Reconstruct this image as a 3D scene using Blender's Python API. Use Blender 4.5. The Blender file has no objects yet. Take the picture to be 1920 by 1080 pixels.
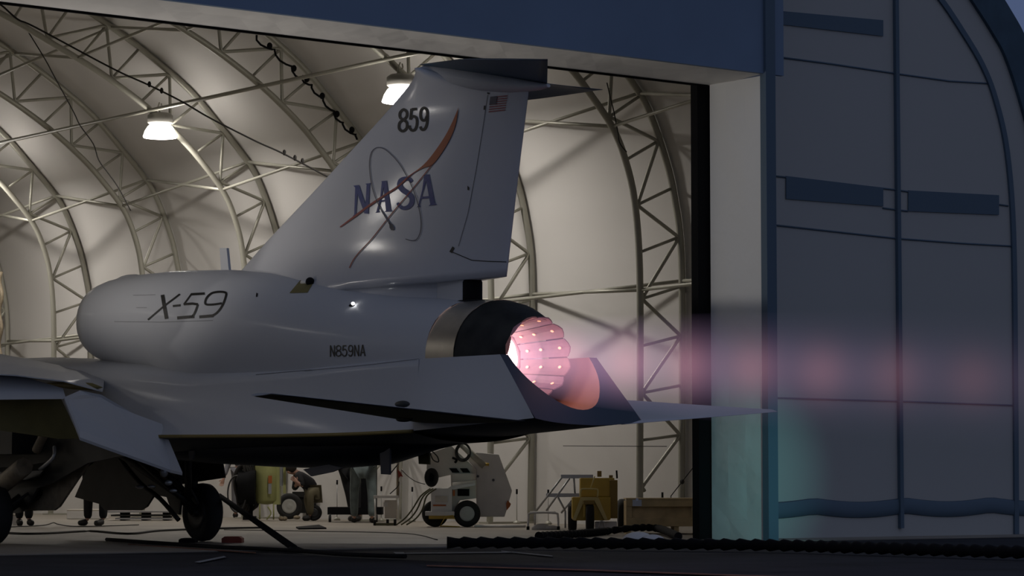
import bpy, bmesh, math, random
from mathutils import Vector, Matrix
from mathutils.bvhtree import BVHTree
random.seed(7)
PI = math.pi
S = bpy.context.scene
COL = S.collection

# ------------------------------------------------------------------ camera
F = 5100.0
ANG = math.radians(37.4)
H0 = 0.67
TH = math.atan(364 / 5100)
sA, cA, sT, cT = math.sin(ANG), math.cos(ANG), math.sin(TH), math.cos(TH)
FW = Vector((sA * cT, cA * cT, sT)); RT = Vector((cA, -sA, 0)); UP = Vector((-sA * sT, -cA * sT, cT))
O = Vector((0, 0, H0))
cd = bpy.data.cameras.new('camera'); cam = bpy.data.objects.new('camera', cd); COL.objects.link(cam)
cd.sensor_width = 36; cd.lens = F / 1920 * 36; cd.clip_end = 400
cam.matrix_world = Matrix(((RT.x, UP.x, -FW.x, O.x), (RT.y, UP.y, -FW.y, O.y), (RT.z, UP.z, -FW.z, O.z), (0, 0, 0, 1)))
S.camera = cam
S.view_settings.view_transform = 'Standard'; S.view_settings.look = 'None'
S.view_settings.exposure = 0.0; S.view_settings.gamma = 1.0; S.view_settings.use_curve_mapping = False


def ray(px, py):
    return FW + RT * ((px - 960) / F) + UP * ((540 - py) / F)


def on(ax, v, px, py):
    d = ray(px, py); k = (v - O[ax]) / d[ax]
    return O + d * k


def gp(px, py): return on(2, 0.0, px, py)


# ------------------------------------------------------------------ world: dusk sky
W = bpy.data.worlds.new('dusk'); S.world = W; W.use_nodes = True
n = W.node_tree.nodes; l = W.node_tree.links; n.clear()
out = n.new('ShaderNodeOutputWorld'); bg = n.new('ShaderNodeBackground')
tc = n.new('ShaderNodeTexCoord'); dot = n.new('ShaderNodeVectorMath'); dot.operation = 'DOT_PRODUCT'
dot.inputs[1].default_value = (0.75, 0.62, 0.1)
cr = n.new('ShaderNodeValToRGB')
cr.color_ramp.elements[0].position = 0.0; cr.color_ramp.elements[0].color = (0.135, 0.158, 0.225, 1)
cr.color_ramp.elements[1].position = 1.0; cr.color_ramp.elements[1].color = (0.068, 0.095, 0.18, 1)
mr = n.new('ShaderNodeMapRange'); mr.inputs[1].default_value = -0.2; mr.inputs[2].default_value = 0.95
l.new(tc.outputs['Generated'], dot.inputs[0]); l.new(dot.outputs['Value'], mr.inputs[0]); l.new(mr.outputs[0], cr.inputs[0])
l.new(cr.outputs[0], bg.inputs[0]); bg.inputs[1].default_value = 1.0; l.new(bg.outputs[0], out.inputs[0])

LAMP_EMIT = 20.0
LAMP_W = 120.0


# ------------------------------------------------------------------ materials
def mat(name, col, rough=0.6, metal=0.0, noise=0.0, nscale=4.0, bump=0.0, bscale=20.0, coat=0.0, emit=None, es=0.0, transl=0.0, spec=0.5):
    m = bpy.data.materials.new(name); m.use_nodes = True
    nt = m.node_tree; n = nt.nodes; l = nt.links; b = n['Principled BSDF']
    b.inputs['Base Color'].default_value = (*col, 1); b.inputs['Roughness'].default_value = rough
    b.inputs['Metallic'].default_value = metal; b.inputs['Coat Weight'].default_value = coat
    b.inputs['Specular IOR Level'].default_value = spec
    b.inputs['Coat Roughness'].default_value = 0.14
    tc = n.new('ShaderNodeTexCoord')
    if noise:
        t = n.new('ShaderNodeTexNoise'); t.inputs['Scale'].default_value = nscale; t.inputs['Detail'].default_value = 6
        l.new(tc.outputs['Object'], t.inputs['Vector'])
        r = n.new('ShaderNodeMapRange'); r.inputs[1].default_value = .3; r.inputs[2].default_value = .7
        r.inputs[3].default_value = 1 - noise; r.inputs[4].default_value = 1 + noise
        l.new(t.outputs['Fac'], r.inputs[0])
        mx = n.new('ShaderNodeVectorMath'); mx.operation = 'SCALE'; mx.inputs[0].default_value = col
        l.new(r.outputs[0], mx.inputs['Scale']); l.new(mx.outputs[0], b.inputs['Base Color'])
    if bump:
        t = n.new('ShaderNodeTexNoise'); t.inputs['Scale'].default_value = bscale; t.inputs['Detail'].default_value = 3
        l.new(tc.outputs['Object'], t.inputs['Vector'])
        bp = n.new('ShaderNodeBump'); bp.inputs['Strength'].default_value = bump; bp.inputs['Distance'].default_value = .05
        l.new(t.outputs['Fac'], bp.inputs['Height']); l.new(bp.outputs[0], b.inputs['Normal'])
    if emit:
        b.inputs['Emission Color'].default_value = (*emit, 1); b.inputs['Emission Strength'].default_value = es
    if transl:
        tr = n.new('ShaderNodeBsdfTranslucent'); tr.inputs[0].default_value = (*[min(1, c * 1.1) for c in col], 1)
        ms = n.new('ShaderNodeMixShader'); ms.inputs[0].default_value = transl
        l.new(b.outputs[0], ms.inputs[1]); l.new(tr.outputs[0], ms.inputs[2])
        l.new(ms.outputs[0], n['Material Output'].inputs[0])
    return m


M = {}
M['liner'] = mat('white_liner_fabric', (.64, .62, .595), .8, bump=.25, bscale=.9)
M['fabric'] = mat('backlit_shell_fabric', (.46, .46, .45), .7, bump=.2, bscale=1.2, transl=.12)  # paler than the header fabric: lamp light behind it put into the colour
M['navy_fabric'] = mat('navy_shell_fabric', (.17, .24, .35), .7, noise=.1, nscale=.6)
M['navy_dark'] = mat('dark_flap_fabric', (.05, .09, .13), .8, noise=.2, nscale=3)
M['deckface'] = mat('dark_blue_deck_paint', (.012, .028, .045), .5)
M['blue_band'] = mat('blue_webbing', (.085, .13, .18), .7)
M['jamb'] = mat('jamb_fabric', (.74, .74, .72), .75, bump=.5, bscale=2.2)
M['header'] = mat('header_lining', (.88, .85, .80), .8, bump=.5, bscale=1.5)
M['black'] = mat('black_rubber', (.006, .006, .007), .9, spec=.2)
M['truss'] = mat('painted_truss_steel', (.40, .39, .33), .45, metal=.25)
M['floor'] = mat('hangar_concrete', (.25, .22, .18), .6, noise=.18, nscale=.7)
M['apron'] = mat('apron_asphalt', (.020, .020, .024), .85, noise=.5, nscale=.9, bump=.3, bscale=30, spec=.2)
M['line_white'] = mat('worn_white_paint', (.25, .25, .25), .8, noise=.4, nscale=6)
M['line_orange'] = mat('worn_orange_paint', (.20, .07, .03), .8, noise=.4, nscale=6)
M['hull'] = mat('white_satin_aircraft_paint', (.48, .485, .50), .55, coat=.05, spec=.35)
M['skin'] = mat('white_gloss_lit_fin_paint', (.50, .505, .53), .38, coat=.65)  # fin copy of the hull white, raised for lamp and sky light
M['belly'] = mat('shaded_blue_belly_paint', (.008, .011, .018), .45, spec=.2)  # blue belly paint, darkened in colour for the unlit underside
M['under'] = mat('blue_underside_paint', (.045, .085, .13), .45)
M['olive'] = mat('olive_paint_and_warm_light', (.17, .14, .045), .6, noise=.15)  # olive small parts, and undersides with warm light put into the colour
M['yellow_line'] = mat('yellow_primer_edge', (.20, .14, .03), .6)
M['titanium'] = mat('brushed_titanium', (.42, .39, .34), .38, metal=.8, noise=.2, nscale=3)
M['soot'] = mat('soot_dark_metal', (.020, .019, .015), .55, metal=.1, noise=.6, nscale=5, spec=.3)
M['seam'] = mat('panel_seam', (.12, .12, .125), .7)
M['ink'] = mat('black_marking', (.006, .006, .006), .5)
M['m_blue'] = mat('blue_marking', (.020, .04, .20), .4)
M['m_red'] = mat('red_marking', (.30, .028, .018), .4)
M['m_orange'] = mat('orange_marking', (.42, .09, .02), .4)
M['m_navy'] = mat('navy_marking', (.035, .035, .07), .4)
M['m_fred'] = mat('flag_red_marking', (.28, .05, .06), .4)
M['petal'] = mat('hot_nozzle_petal', (.17, .09, .10), .5, noise=.2, nscale=8, emit=(1.0, .42, .42), es=.045)
M['petal2'] = mat('cooler_nozzle_petal', (.18, .11, .14), .5, noise=.2, nscale=8, emit=(.75, .35, .5), es=.05)
M['dot'] = mat('glowing_cooling_hole', (.9, .5, .3), .5, emit=(1.0, .46, .26), es=.85)
M['core'] = mat('white_hot_core', (1, .8, .75), .5, emit=(1.0, .66, .60), es=2.2)
M['corew'] = mat('white_hot_segment', (1, .9, .85), .5, emit=(1.0, .82, .78), es=2.2)
M['trough'] = mat('flame_tinted_deck', (.40, .22, .14), .45, noise=.15, nscale=2)  # orange flame light put into the trough colour
M['tire'] = mat('tyre_rubber', (.012, .012, .012), .8)
M['rim'] = mat('white_wheel_rim', (.45, .45, .43), .5)
M['dkrim'] = mat('dark_wheel_rim', (.03, .03, .03), .5)
M['gear'] = mat('landing_gear_dark', (.02, .02, .018), .5, metal=.2, noise=.4)
M['beige'] = mat('beige_gear_parts', (.26, .21, .14), .6, noise=.3, nscale=9)
M['chrome'] = mat('polished_metal', (.5, .5, .5), .25, metal=1)
M['yellow'] = mat('yellow_cart_paint', (.62, .41, .05), .45, noise=.12)
M['yellow2'] = mat('dark_yellow_paint', (.28, .18, .03), .5)
M['pale_yellow'] = mat('pale_yellow_tube', (.75, .62, .25), .5)
M['wood'] = mat('pine_planks', (.60, .44, .22), .7, noise=.25, nscale=5)
M['alu'] = mat('aluminium', (.5, .5, .5), .35, metal=.6)
M['white'] = mat('white_equipment_paint', (.74, .72, .69), .5, noise=.06)
M['cream'] = mat('cream_panel', (.60, .55, .48), .6)
M['ltgreen'] = mat('pale_green_tank_paint', (.42, .43, .17), .5, noise=.1)
M['orange'] = mat('orange_placard', (.45, .13, .03), .6)
M['red'] = mat('red_chock_paint', (.22, .03, .012), .6, noise=.3)
M['dkgrey'] = mat('dark_grey_plate', (.09, .09, .10), .5)
M['jeans'] = mat('faded_denim', (.13, .16, .16), .9, noise=.3, nscale=7)
M['cloth_dk'] = mat('black_trousers', (.012, .012, .014), .9)
M['cloth_gr'] = mat('grey_cloth', (.20, .20, .22), .9, noise=.15)
M['cloth_ol'] = mat('olive_cloth', (.14, .12, .07), .9, noise=.2)
M['flesh'] = mat('skin_tone', (.45, .26, .19), .6)
M['hair'] = mat('dark_hair', (.02, .014, .01), .8)
M['shoe'] = mat('dark_leather', (.02, .018, .016), .6)
M['cable'] = mat('dark_cable', (.02, .018, .016), .7)
M['olcable'] = mat('olive_hose', (.10, .095, .05), .7)
M['sheet'] = mat('white_sheet', (.6, .58, .56), .9)
M['housing'] = mat('lamp_housing_grey', (.32, .31, .28), .6)
M['bell'] = mat('lit_lamp_bell', (1, 1, 1), .5, emit=(1.0, .94, .87), es=LAMP_EMIT)
M['strobe'] = mat('lit_strobe_lens', (1, 1, 1), .5, emit=(1, 1, 1), es=8)
M['canopy'] = mat('dark_canopy_glass', (.01, .012, .015), .1)


# ------------------------------------------------------------------ mesh builder
def wloc(o):
    v = Vector((0, 0, 0))
    while o: v = v + o.location; o = o.parent
    return v


class MB:
    def __init__(s): s.v = []; s.f = []; s.sm = []

    def add(s, vs, fs, smooth=False):
        k = len(s.v); s.v += [Vector(a) for a in vs]; s.f += [[i + k for i in f] for f in fs]; s.sm += [smooth] * len(fs)
        return s

    def box(s, c, d, rz=0.0, M3=None):
        c = Vector(c); R = M3 or Matrix.Rotation(rz, 3, 'Z')
        vs = [c + R @ Vector((x * d[0] / 2, y * d[1] / 2, z * d[2] / 2)) for z in (-1, 1) for x, y in ((-1, -1), (1, -1), (1, 1), (-1, 1))]
        return s.add(vs, [(3, 2, 1, 0), (4, 5, 6, 7), (0, 1, 5, 4), (1, 2, 6, 5), (2, 3, 7, 6), (3, 0, 4, 7)])

    def loft(s, rings, closed=True, caps=True, smooth=True, loop=False):
        n = len(rings[0]); vs = [p for r in rings for p in r]; fs = []
        m = len(rings)
        for i in range(m if loop else m - 1):
            for j in range(n if closed else n - 1):
                a = i * n + j; b = i * n + (j + 1) % n; c = ((i + 1) % m) * n + (j + 1) % n; d = ((i + 1) % m) * n + j
                fs.append((a, b, c, d))
        s.add(vs, fs, smooth)
        if caps and closed and not loop:
            k = len(s.v) - len(vs)
            s.f.append(list(range(k + n - 1, k - 1, -1))); s.f.append(list(range(k + (m - 1) * n, k + m * n))); s.sm += [False] * 2
        return s

    def tube(s, pts, r, n=10, closed=False, caps=True):
        pts = [Vector(p) for p in pts]; rings = []; m = len(pts)
        rr = r if isinstance(r, (list, tuple)) else [r] * m
        prev = None
        for i, p in enumerate(pts):
            if closed: t = pts[(i + 1) % m] - pts[i - 1]
            else: t = pts[min(i + 1, m - 1)] - pts[max(i - 1, 0)]
            t = t.normalized() if t.length > 1e-9 else Vector((0, 0, 1))
            if prev is None:
                a = Vector((0, 0, 1)) if abs(t.z) < .9 else Vector((1, 0, 0))
                u = t.cross(a).normalized()
            else:
                u = prev - t * prev.dot(t)
                u = u.normalized() if u.length > 1e-6 else t.cross(Vector((0, 0, 1))).normalized()
            prev = u; w = t.cross(u)
            rings.append([p + (u * math.cos(2 * PI * k / n) + w * math.sin(2 * PI * k / n)) * rr[i] for k in range(n)])
        return s.loft(rings, True, caps, True, closed)

    def lathe(s, c, axis, prof, n=24, smooth=True, caps=True):
        c = Vector(c); t = Vector(axis).normalized(); a = Vector((0, 0, 1)) if abs(t.z) < .9 else Vector((1, 0, 0))
        u = t.cross(a).normalized(); w = t.cross(u)
        rings = [[c + t * h + (u * math.cos(2 * PI * k / n) + w * math.sin(2 * PI * k / n)) * r for k in range(n)] for h, r in prof]
        return s.loft(rings, True, caps, smooth)

    def plate(s, pts, off):
        pts = [Vector(p) for p in pts]; off = Vector(off); n = len(pts)
        vs = pts + [p + off for p in pts]
        return s.add(vs, [list(range(n)), list(range(2 * n - 1, n - 1, -1))] + [(i, i + n, (i + 1) % n + n, (i + 1) % n) for i in range(n)])

    def blob(s, c, d, n=14, m=9, R=None):
        c = Vector(c); rings = []
        for i in range(m + 1):
            a = PI * i / m; rr = max(math.sin(a), .001)
            ring = []
            for k in range(n):
                v = Vector((d[0] * rr * math.cos(2 * PI * k / n), d[1] * rr * math.sin(2 * PI * k / n), d[2] * -math.cos(a)))
                if R: v = R @ v
                ring.append(c + v)
            rings.append(ring)
        return s.loft(rings)

    def build(s, name, m, parent=None, bevel=0.0, base=None):
        if parent is None:
            if base is None:
                lo = Vector([min(v[i] for v in s.v) for i in range(3)]); hi = Vector([max(v[i] for v in s.v) for i in range(3)])
                base = Vector(((lo.x + hi.x) / 2, (lo.y + hi.y) / 2, lo.z))
            off = Vector(base)
        else: off = wloc(parent)
        me = bpy.data.meshes.new(name); me.from_pydata([v - off for v in s.v], [], s.f)
        me.polygons.foreach_set('use_smooth', s.sm)
        bm = bmesh.new(); bm.from_mesh(me); bmesh.ops.recalc_face_normals(bm, faces=bm.faces); bm.to_mesh(me); bm.free()
        me.materials.append(m if not isinstance(m, str) else M[m]); me.update()
        o = bpy.data.objects.new(name, me); COL.objects.link(o)
        if parent: o.parent = parent
        else: o.location = off
        if bevel:
            b = o.modifiers.new('bevel', 'BEVEL'); b.width = bevel; b.segments = 2; b.limit_method = 'ANGLE'
        return o


def empty(name, loc, label, cat, group=None):
    o = bpy.data.objects.new(name, None); COL.objects.link(o); o.location = loc; o.empty_display_size = .2
    o['label'] = label; o['category'] = cat
    if group: o['group'] = group
    return o


def tag(o, label, cat, group=None):
    o['label'] = label; o['category'] = cat
    if group: o['group'] = group
    return o


def struct(o): o['kind'] = 'structure'; return o


def dup(root, loc, label=None):
    r = root.copy(); COL.objects.link(r); r.location = loc
    if label: r['label'] = label
    for ch in [c for c in bpy.data.objects if c.parent == root]:
        c = ch.copy(); COL.objects.link(c); c.parent = r
        for g in [q for q in bpy.data.objects if q.parent == ch]:
            d = g.copy(); COL.objects.link(d); d.parent = c
    return r


def smooth_path(pts, sub=6):
    pts = [Vector(p) for p in pts]; res = []
    for i in range(len(pts) - 1):
        p0 = pts[max(i - 1, 0)]; p1 = pts[i]; p2 = pts[i + 1]; p3 = pts[min(i + 2, len(pts) - 1)]
        for k in range(sub):
            t = k / sub
            res.append(.5 * ((2 * p1) + (p2 - p0) * t + (2 * p0 - 5 * p1 + 4 * p2 - p3) * t * t + (3 * p1 - p0 - 3 * p2 + p3) * t ** 3))
    res.append(pts[-1]); return res


# ------------------------------------------------------------------ hangar shell
YG, YB = 24.0, 58.0
XC = 14.83
INN = [(26.5, 0), (26.52, 2), (26.52, 3.9), (26.42, 4.95), (26.22, 5.6), (25.98, 6.03), (25.6, 6.45), (25.15, 6.87), (24.4, 7.42), (23.4, 7.98), (22.3, 8.47), (21.4, 8.85), (19, 9.7), (17, 10.25), (XC, 10.45)]
OUT = [(27.33, 0), (27.36, 2), (27.36, 4.1), (27.22, 5.05), (27.02, 5.68), (26.7, 6.35), (26.4, 6.72), (26.0, 7.12), (25.35, 7.74), (24.7, 8.2), (24.0, 8.62), (23.0, 9.12), (21.5, 9.75), (19, 10.6), (17, 11.1), (XC, 11.3)]


def full(prof, d=0.0):
    p = smooth_path([(x, z, 0) for x, z in prof], 5)
    p = [(a.x, a.y) for a in p]
    if d:
        q = []
        for i, (x, z) in enumerate(p):
            a = p[max(i - 1, 0)]; b = p[min(i + 1, len(p) - 1)]
            t = Vector((b[0] - a[0], b[1] - a[1])).normalized(); q.append((x + t.y * d, z - t.x * d))
        q[0] = (q[0][0], 0)
        p = q
    return p + [(2 * XC - x, z) for x, z in reversed(p[:-1])]


SH = full(OUT, .07); SHO = full(OUT, .12)
nsh = len(SH)
kw = next(i for i, (x, z) in enumerate(SH) if z > 2.6)


def shell(name, i0, i1, m):
    mb = MB(); rr = []
    ys = [YG + .05 + (YB - YG - .05) * k / 9 for k in range(10)]
    for i in range(i0, i1 + 1):
        rr.append([Vector((SH[i][0], y, SH[i][1])) for y in ys])
    mb.loft(rr, closed=False, caps=False); o = struct(mb.build(name, m, base=(XC, 40, 0)))
    c = o.data.polygons[0]; q = Vector((XC, 40, 4)) - (c.center + o.location)
    so = o.modifiers.new('thickness', 'SOLIDIFY'); so.thickness = .05; so.use_rim = False; so.offset = -1 if c.normal.dot(q) > 0 else 1
    return o


shell('wall_right', 0, kw, 'liner'); shell('ceiling', kw, nsh - 1 - kw, 'liner'); shell('wall_left', nsh - 1 - kw, nsh - 1, 'liner')
mb = MB(); mb.plate([(x, YB, z) for x, z in SH], (0, .1, 0)); struct(mb.build('wall_back', 'liner'))
# ground
mb = MB(); mb.box((XC, (YG + YB) / 2 - .5, -.05), (25.6, YB - YG + 1.0, .1)); struct(mb.build('floor', 'floor', base=(XC, 40, -.1)))
mb = MB(); mb.box((20, 10, -.06), (160, 180, .1)); struct(mb.build('floor_apron', 'apron', base=(20, 10, -.11)))

# gable: fabric beside the opening, at YG
XR = 21.3; ZH = 5.37
PG = full(OUT, .0)


def half(prof_pts):  # right part polygon beyond XR up to header
    return prof_pts


GO = [(x, z) for x, z in full(OUT, -.32) if x > XR + .15]
mb = MB(); mb.plate([(XR + .1, YG, 0)] + [(x, YG, z) for x, z in GO] + [(XR + .1, YG, 9.2)], (0, .04, 0)); struct(mb.build('wall_front', 'fabric'))
GO2 = [(x, z) for x, z in full(OUT, -.32) if x < XR + .2]
mb = MB(); mb.plate([(XR + .1, YG, 5.6)] + [(XR + .1, YG, 9.3)] + [(x, YG, z) for x, z in GO2 if z > 5.6] + [(2.6, YG, 5.6)], (0, .04, 0)); struct(mb.build('wall_front_upper', 'navy_fabric'))
# dark rim flap round the gable edge
a = full(OUT, -.34); b = full(OUT, .14)
mb = MB(); mb.loft([[Vector((p[0], YG - .05, p[1])), Vector((q[0], YG - .05, q[1])), Vector((q[0], YG + .12, q[1])), Vector((p[0], YG + .12, p[1]))] for p, q in zip(a, b)], smooth=False)
struct(mb.build('trim_1', 'navy_dark'))
# inner arc webbing on the gable and vertical pole line
a = full(INN, -.03); b = full(INN, .05); k = [i for i, p in enumerate(a) if p[0] > XR + .2]
mb = MB(); mb.loft([[Vector((a[i][0], YG - .03, a[i][1])), Vector((b[i][0], YG - .03, b[i][1])), Vector((b[i][0], YG, b[i][1])), Vector((a[i][0], YG, a[i][1]))] for i in k], smooth=False)
struct(mb.build('trim_2', 'blue_band'))
p0 = on(1, YG, 1682, 500)
mb = MB(); mb.box((p0.x, YG - .025, 3.9), (.06, .05, 7.6)); struct(mb.build('trim_3', 'blue_band'))


def gpoly(pts, name, m, t=.012):
    mb = MB(); mb.plate([on(1, YG - .006, *p) for p in pts], (0, -t, 0)); return struct(mb.build(name, m))


gpoly([(1455, 20), (1655, 38), (1655, 68), (1455, 45)], 'trim_4', 'blue_band')
gpoly([(1473, 330), (1655, 352), (1655, 387), (1473, 373)], 'trim_5', 'blue_band')
gpoly([(1702, 357), (1872, 366), (1872, 403), (1702, 396)], 'trim_6', 'blue_band')
seams_and_shadows = [[(1452, 106), (1560, 120), (1680, 138), (1780, 152), (1862, 157)], [(1452, 330), (1680, 356), (1890, 386)], [(1452, 422), (1680, 447), (1800, 456), (1905, 462)],  # some of these lines draw shadow bands showing through the fabric
         [(1452, 746), (1680, 752), (1900, 760)], [(1655, 390), (1702, 396)]]
for i, sm in enumerate(seams_and_shadows):
    mb = MB(); mb.tube([on(1, YG - .006, *p) for p in sm], .012, 6); struct(mb.build('trim_%d' % (7 + i), 'blue_band'))
# sagging skirt at the foot of the gable
mb = MB(); rr = []
for i in range(41):
    x = XR + .15 + (27.1 - XR - .15) * i / 40
    sag = .05 * math.sin(PI * ((x - 21.4) % 1.55) / 1.55)
    z = .46 - sag
    rr.append([Vector((x, YG - .005, z + .02)), Vector((x, YG - .022, z)), Vector((x, YG - .03 - .008 * math.sin(x * 9), z - .10)), Vector((x, YG - .02, z - .17)), Vector((x, YG - .004, z - .18))])
mb.loft(rr); struct(mb.build('baseboard_front', 'blue_band'))

# door housing box: header with lit soffit and right return
YF = 23.05
mb = MB(); mb.box((8.7, YF + .02, 8.6), (25.2 + .6, .06, 6.42)); o = struct(mb.build('door_1', 'navy_fabric'))
mb = MB(); rr = []
for i in range(61):
    x = -4.2 + (XR + 4.2) * i / 60
    rr.append([Vector((x, YF + .05, ZH + .02)), Vector((x, YF + .5, ZH + .015 + .02 * math.sin(x * 2.3))), Vector((x, YG + .02, ZH)), Vector((x, YG + .02, ZH + .30)), Vector((x, YF + .05, ZH + .30))])
mb.loft(rr, smooth=False); struct(mb.build('door_2', 'header'))
mb = MB(); rr = []
for i in range(25):
    z = ZH * i / 24
    rr.append([Vector((XR, YF + .06, z)), Vector((XR + .01 * math.sin(z * 4), YF + .35, z)), Vector((XR + .015 * math.sin(z * 3 + 2), YF + .65, z)), Vector((XR, YG, z)), Vector((XR + .1, YG, z)), Vector((XR + .1, YF + .06, z))])
mb.loft(rr, smooth=False); struct(mb.build('door_3', 'jamb'))
mb = MB(); mb.box((XR + .055, YF, 5.9), (.15, .10, 11.8)); struct(mb.build('trim_12', 'blue_band'))
mb = MB(); mb.box((XR - .06, YG + .10, ZH / 2), (.20, .12, ZH)); struct(mb.build('trim_13', 'black'))
mb = MB(); mb.box((8.7, YG + .04, ZH - .01), (25.2, .03, .025)); struct(mb.build('trim_14', 'black'))

# ------------------------------------------------------------------ truss arches
AY = [27.75 + 3.75 * k for k in range(8)]
ORD = ['first', 'second', 'third', 'fourth', 'fifth', 'sixth', 'seventh', 'eighth']
PIN = full(INN); POUT = full(OUT)


def walk(prof, ts):
    L = [0]
    for i in range(1, len(prof)): L.append(L[-1] + math.hypot(prof[i][0] - prof[i - 1][0], prof[i][1] - prof[i - 1][1]))
    res = []
    for t in ts:
        d = t * L[-1]; i = 1
        while i < len(L) - 1 and L[i] < d: i += 1
        u = (d - L[i - 1]) / max(L[i] - L[i - 1], 1e-9)
        res.append((prof[i - 1][0] + (prof[i][0] - prof[i - 1][0]) * u, prof[i - 1][1] + (prof[i][1] - prof[i - 1][1]) * u))
    return res


NN = 50
TS = [.016 + .968 * k / NN for k in range(NN + 1)]
WI, WO = walk(PIN, TS), walk(POUT, TS)


def make_arch(y, label):
    r = empty('truss_arch', (XC, y, 0), label, 'truss', 'lattice arches of the hangar')
    V = lambda p: Vector((p[0], y, p[1]))
    mb = MB(); mb.tube([V(p) for p in PIN], .055, 10); mb.build('inner_chord', 'truss', r)
    mb = MB(); mb.tube([V(p) for p in POUT], .055, 10); mb.build('outer_chord', 'truss', r)
    pts = []
    for k in range(0, 34):
        a, b = (WI, WO) if k % 2 == 0 else (WO, WI)
        c = Vector(V(a[k])); o_ = Vector(V(b[k])); d = (o_ - c).normalized() * .07
        t = (V(a[min(k + 1, NN)]) - V(a[max(k - 1, 0)])).normalized()
        pts += [c + d - t * .06 + d * .4, c + d * .75, c + d + t * .06 + d * .4]
    mb = MB(); mb.tube(pts, .03, 8); mb.build('zigzag_web', 'truss', r)
    for k in range(1, 33):
        mb = MB(); mb.tube([V(WI[k]), V(WO[k])], .026, 6); mb.build('strut', 'truss', r)
    mb = MB(); mb.box((26.85, y, .015), (.95, .25, .03)); mb.build('base_plate', 'truss', r)
    return r


arch0 = make_arch(AY[0], 'lattice truss arch just behind the door jamb, nearest the opening')
names = ['wholly visible pale lattice arch nearest the door jamb, curving down behind the wooden crate', 'lattice arch whose leg rises right of the tail fin behind the white start cart',
         'lattice arch mostly hidden behind the tail fin, carrying the looped black cable', 'lattice arch ending just left of the fin root behind the blade antenna',
         'lattice arch descending behind the engine nacelle above the painted X', 'farthest left lattice arch curving down left of the nacelle inlet', 'lattice arch at the deepest end of the hangar']
for k in range(1, 8): dup(arch0, (XC, AY[k], 0), names[k - 1])


# purlins
def at_z(prof, z):
    for i in range(1, len(prof)):
        if prof[i][1] >= z: return prof[i]
    return prof[len(prof) // 2]


LV = [(3.5, 3.5, 'head height'), (6.0, 6.55, 'shoulder curve'), (8.1, 8.8, 'roof slope')]
bays = [('between arch %s and %s from the opening' % (ORD[k], ORD[k + 1])) for k in range(7)]
for k in range(7):
    for zi, zo, nm in LV:
        a = at_z(PIN, zi); b = at_z(POUT, zo)
        r = empty('cross_brace', (a[0], AY[k], a[1]), 'thin crossed pipes on the %s between %s and %s arch' % (nm, ORD[k], ORD[k + 1]), 'brace', 'crossed pipes between the arches')
        for s in (0, 1):
            p, q = (a, b) if s == 0 else (b, a)
            mb = MB(); mb.tube([(p[0], AY[k], p[1]), (q[0], AY[k + 1], q[1])], .028, 8); mb.build('pipe', 'truss', r)
a = at_z(PIN, 7.42)
mb = MB(); mb.tube([(a[0], AY[0], a[1] - .06), (a[0], AY[7], a[1] - .06)], .035, 8)
tag(mb.build('long_purlin', 'truss'), 'long straight pipe running under the arches that carries the lamps', 'pipe')
# ------------------------------------------------------------------ high bay lamps
L1 = on(0, 24.62, 300, 258)


def make_lamp(loc, label):
    loc = Vector(loc); r = empty('high_bay_lamp', loc, label, 'lamp', 'high bay lamps under the roof')
    mb = MB(); mb.lathe(loc, (0, 0, 1), [(0, .30), (.02, .305), (.12, .27), (.2, .22), (.245, .17), (.25, .05)], 28); mb.build('lamp_bell', 'bell', r)
    mb = MB(); mb.lathe(loc, (0, 0, 1), [(.25, .20), (.27, .23), (.40, .23), (.44, .18), (.46, .05)], 20); mb.build('ballast_housing', 'housing', r)
    mb = MB(); mb.box(loc + Vector((.1, .12, .36)), (.2, .16, .16)); mb.build('gear_box', 'housing', r, bevel=.01)
    mb = MB(); mb.tube(smooth_path([loc + Vector((0, 0, .45)), loc + Vector((0, .03, .52)), loc + Vector((.05, .03, .56)), loc + Vector((.02, 0, .62))]), .012, 6)
    mb.tube([loc + Vector((-.08, 0, .45)), loc + Vector((-.02, 0, .64))], .01, 6); mb.build('hanger', 'truss', r)
    ld = bpy.data.lights.new('lamp_light', 'AREA'); ld.shape = 'DISK'; ld.size = .55; ld.energy = LAMP_W; ld.color = (1.0, .94, .87); ld.spread = math.radians(178)
    lo = bpy.data.objects.new('lamp_light', ld); COL.objects.link(lo); lo.parent = r; lo.location = (0, 0, -.02)
    return r


lamp0 = make_lamp(L1, 'lit bell-shaped hanging lamp at upper left of the hangar')
L2 = on(0, 24.62, 752, 192)
dup(lamp0, L2, 'lit hanging lamp partly hidden by the top of the tail fin')
for p, t in [((24.62, 50.2, L1.z), 'lamp above the nose end at the right side'),
             ((5.04, 35.6, L1.z), 'left side lamp abeam the landing gear'), ((5.04, 42.8, L1.z), 'left side lamp abeam the cockpit'), ((5.04, 50.2, L1.z), 'left side lamp nearest the back wall')]:
    q = dup(lamp0, p, t)
    if p[0] < XC:
        for ch in [c for c in bpy.data.objects if c.parent == q and c.type == 'LIGHT']:
            ch.data = ch.data.copy(); ch.data.energy = LAMP_W * .7

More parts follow.
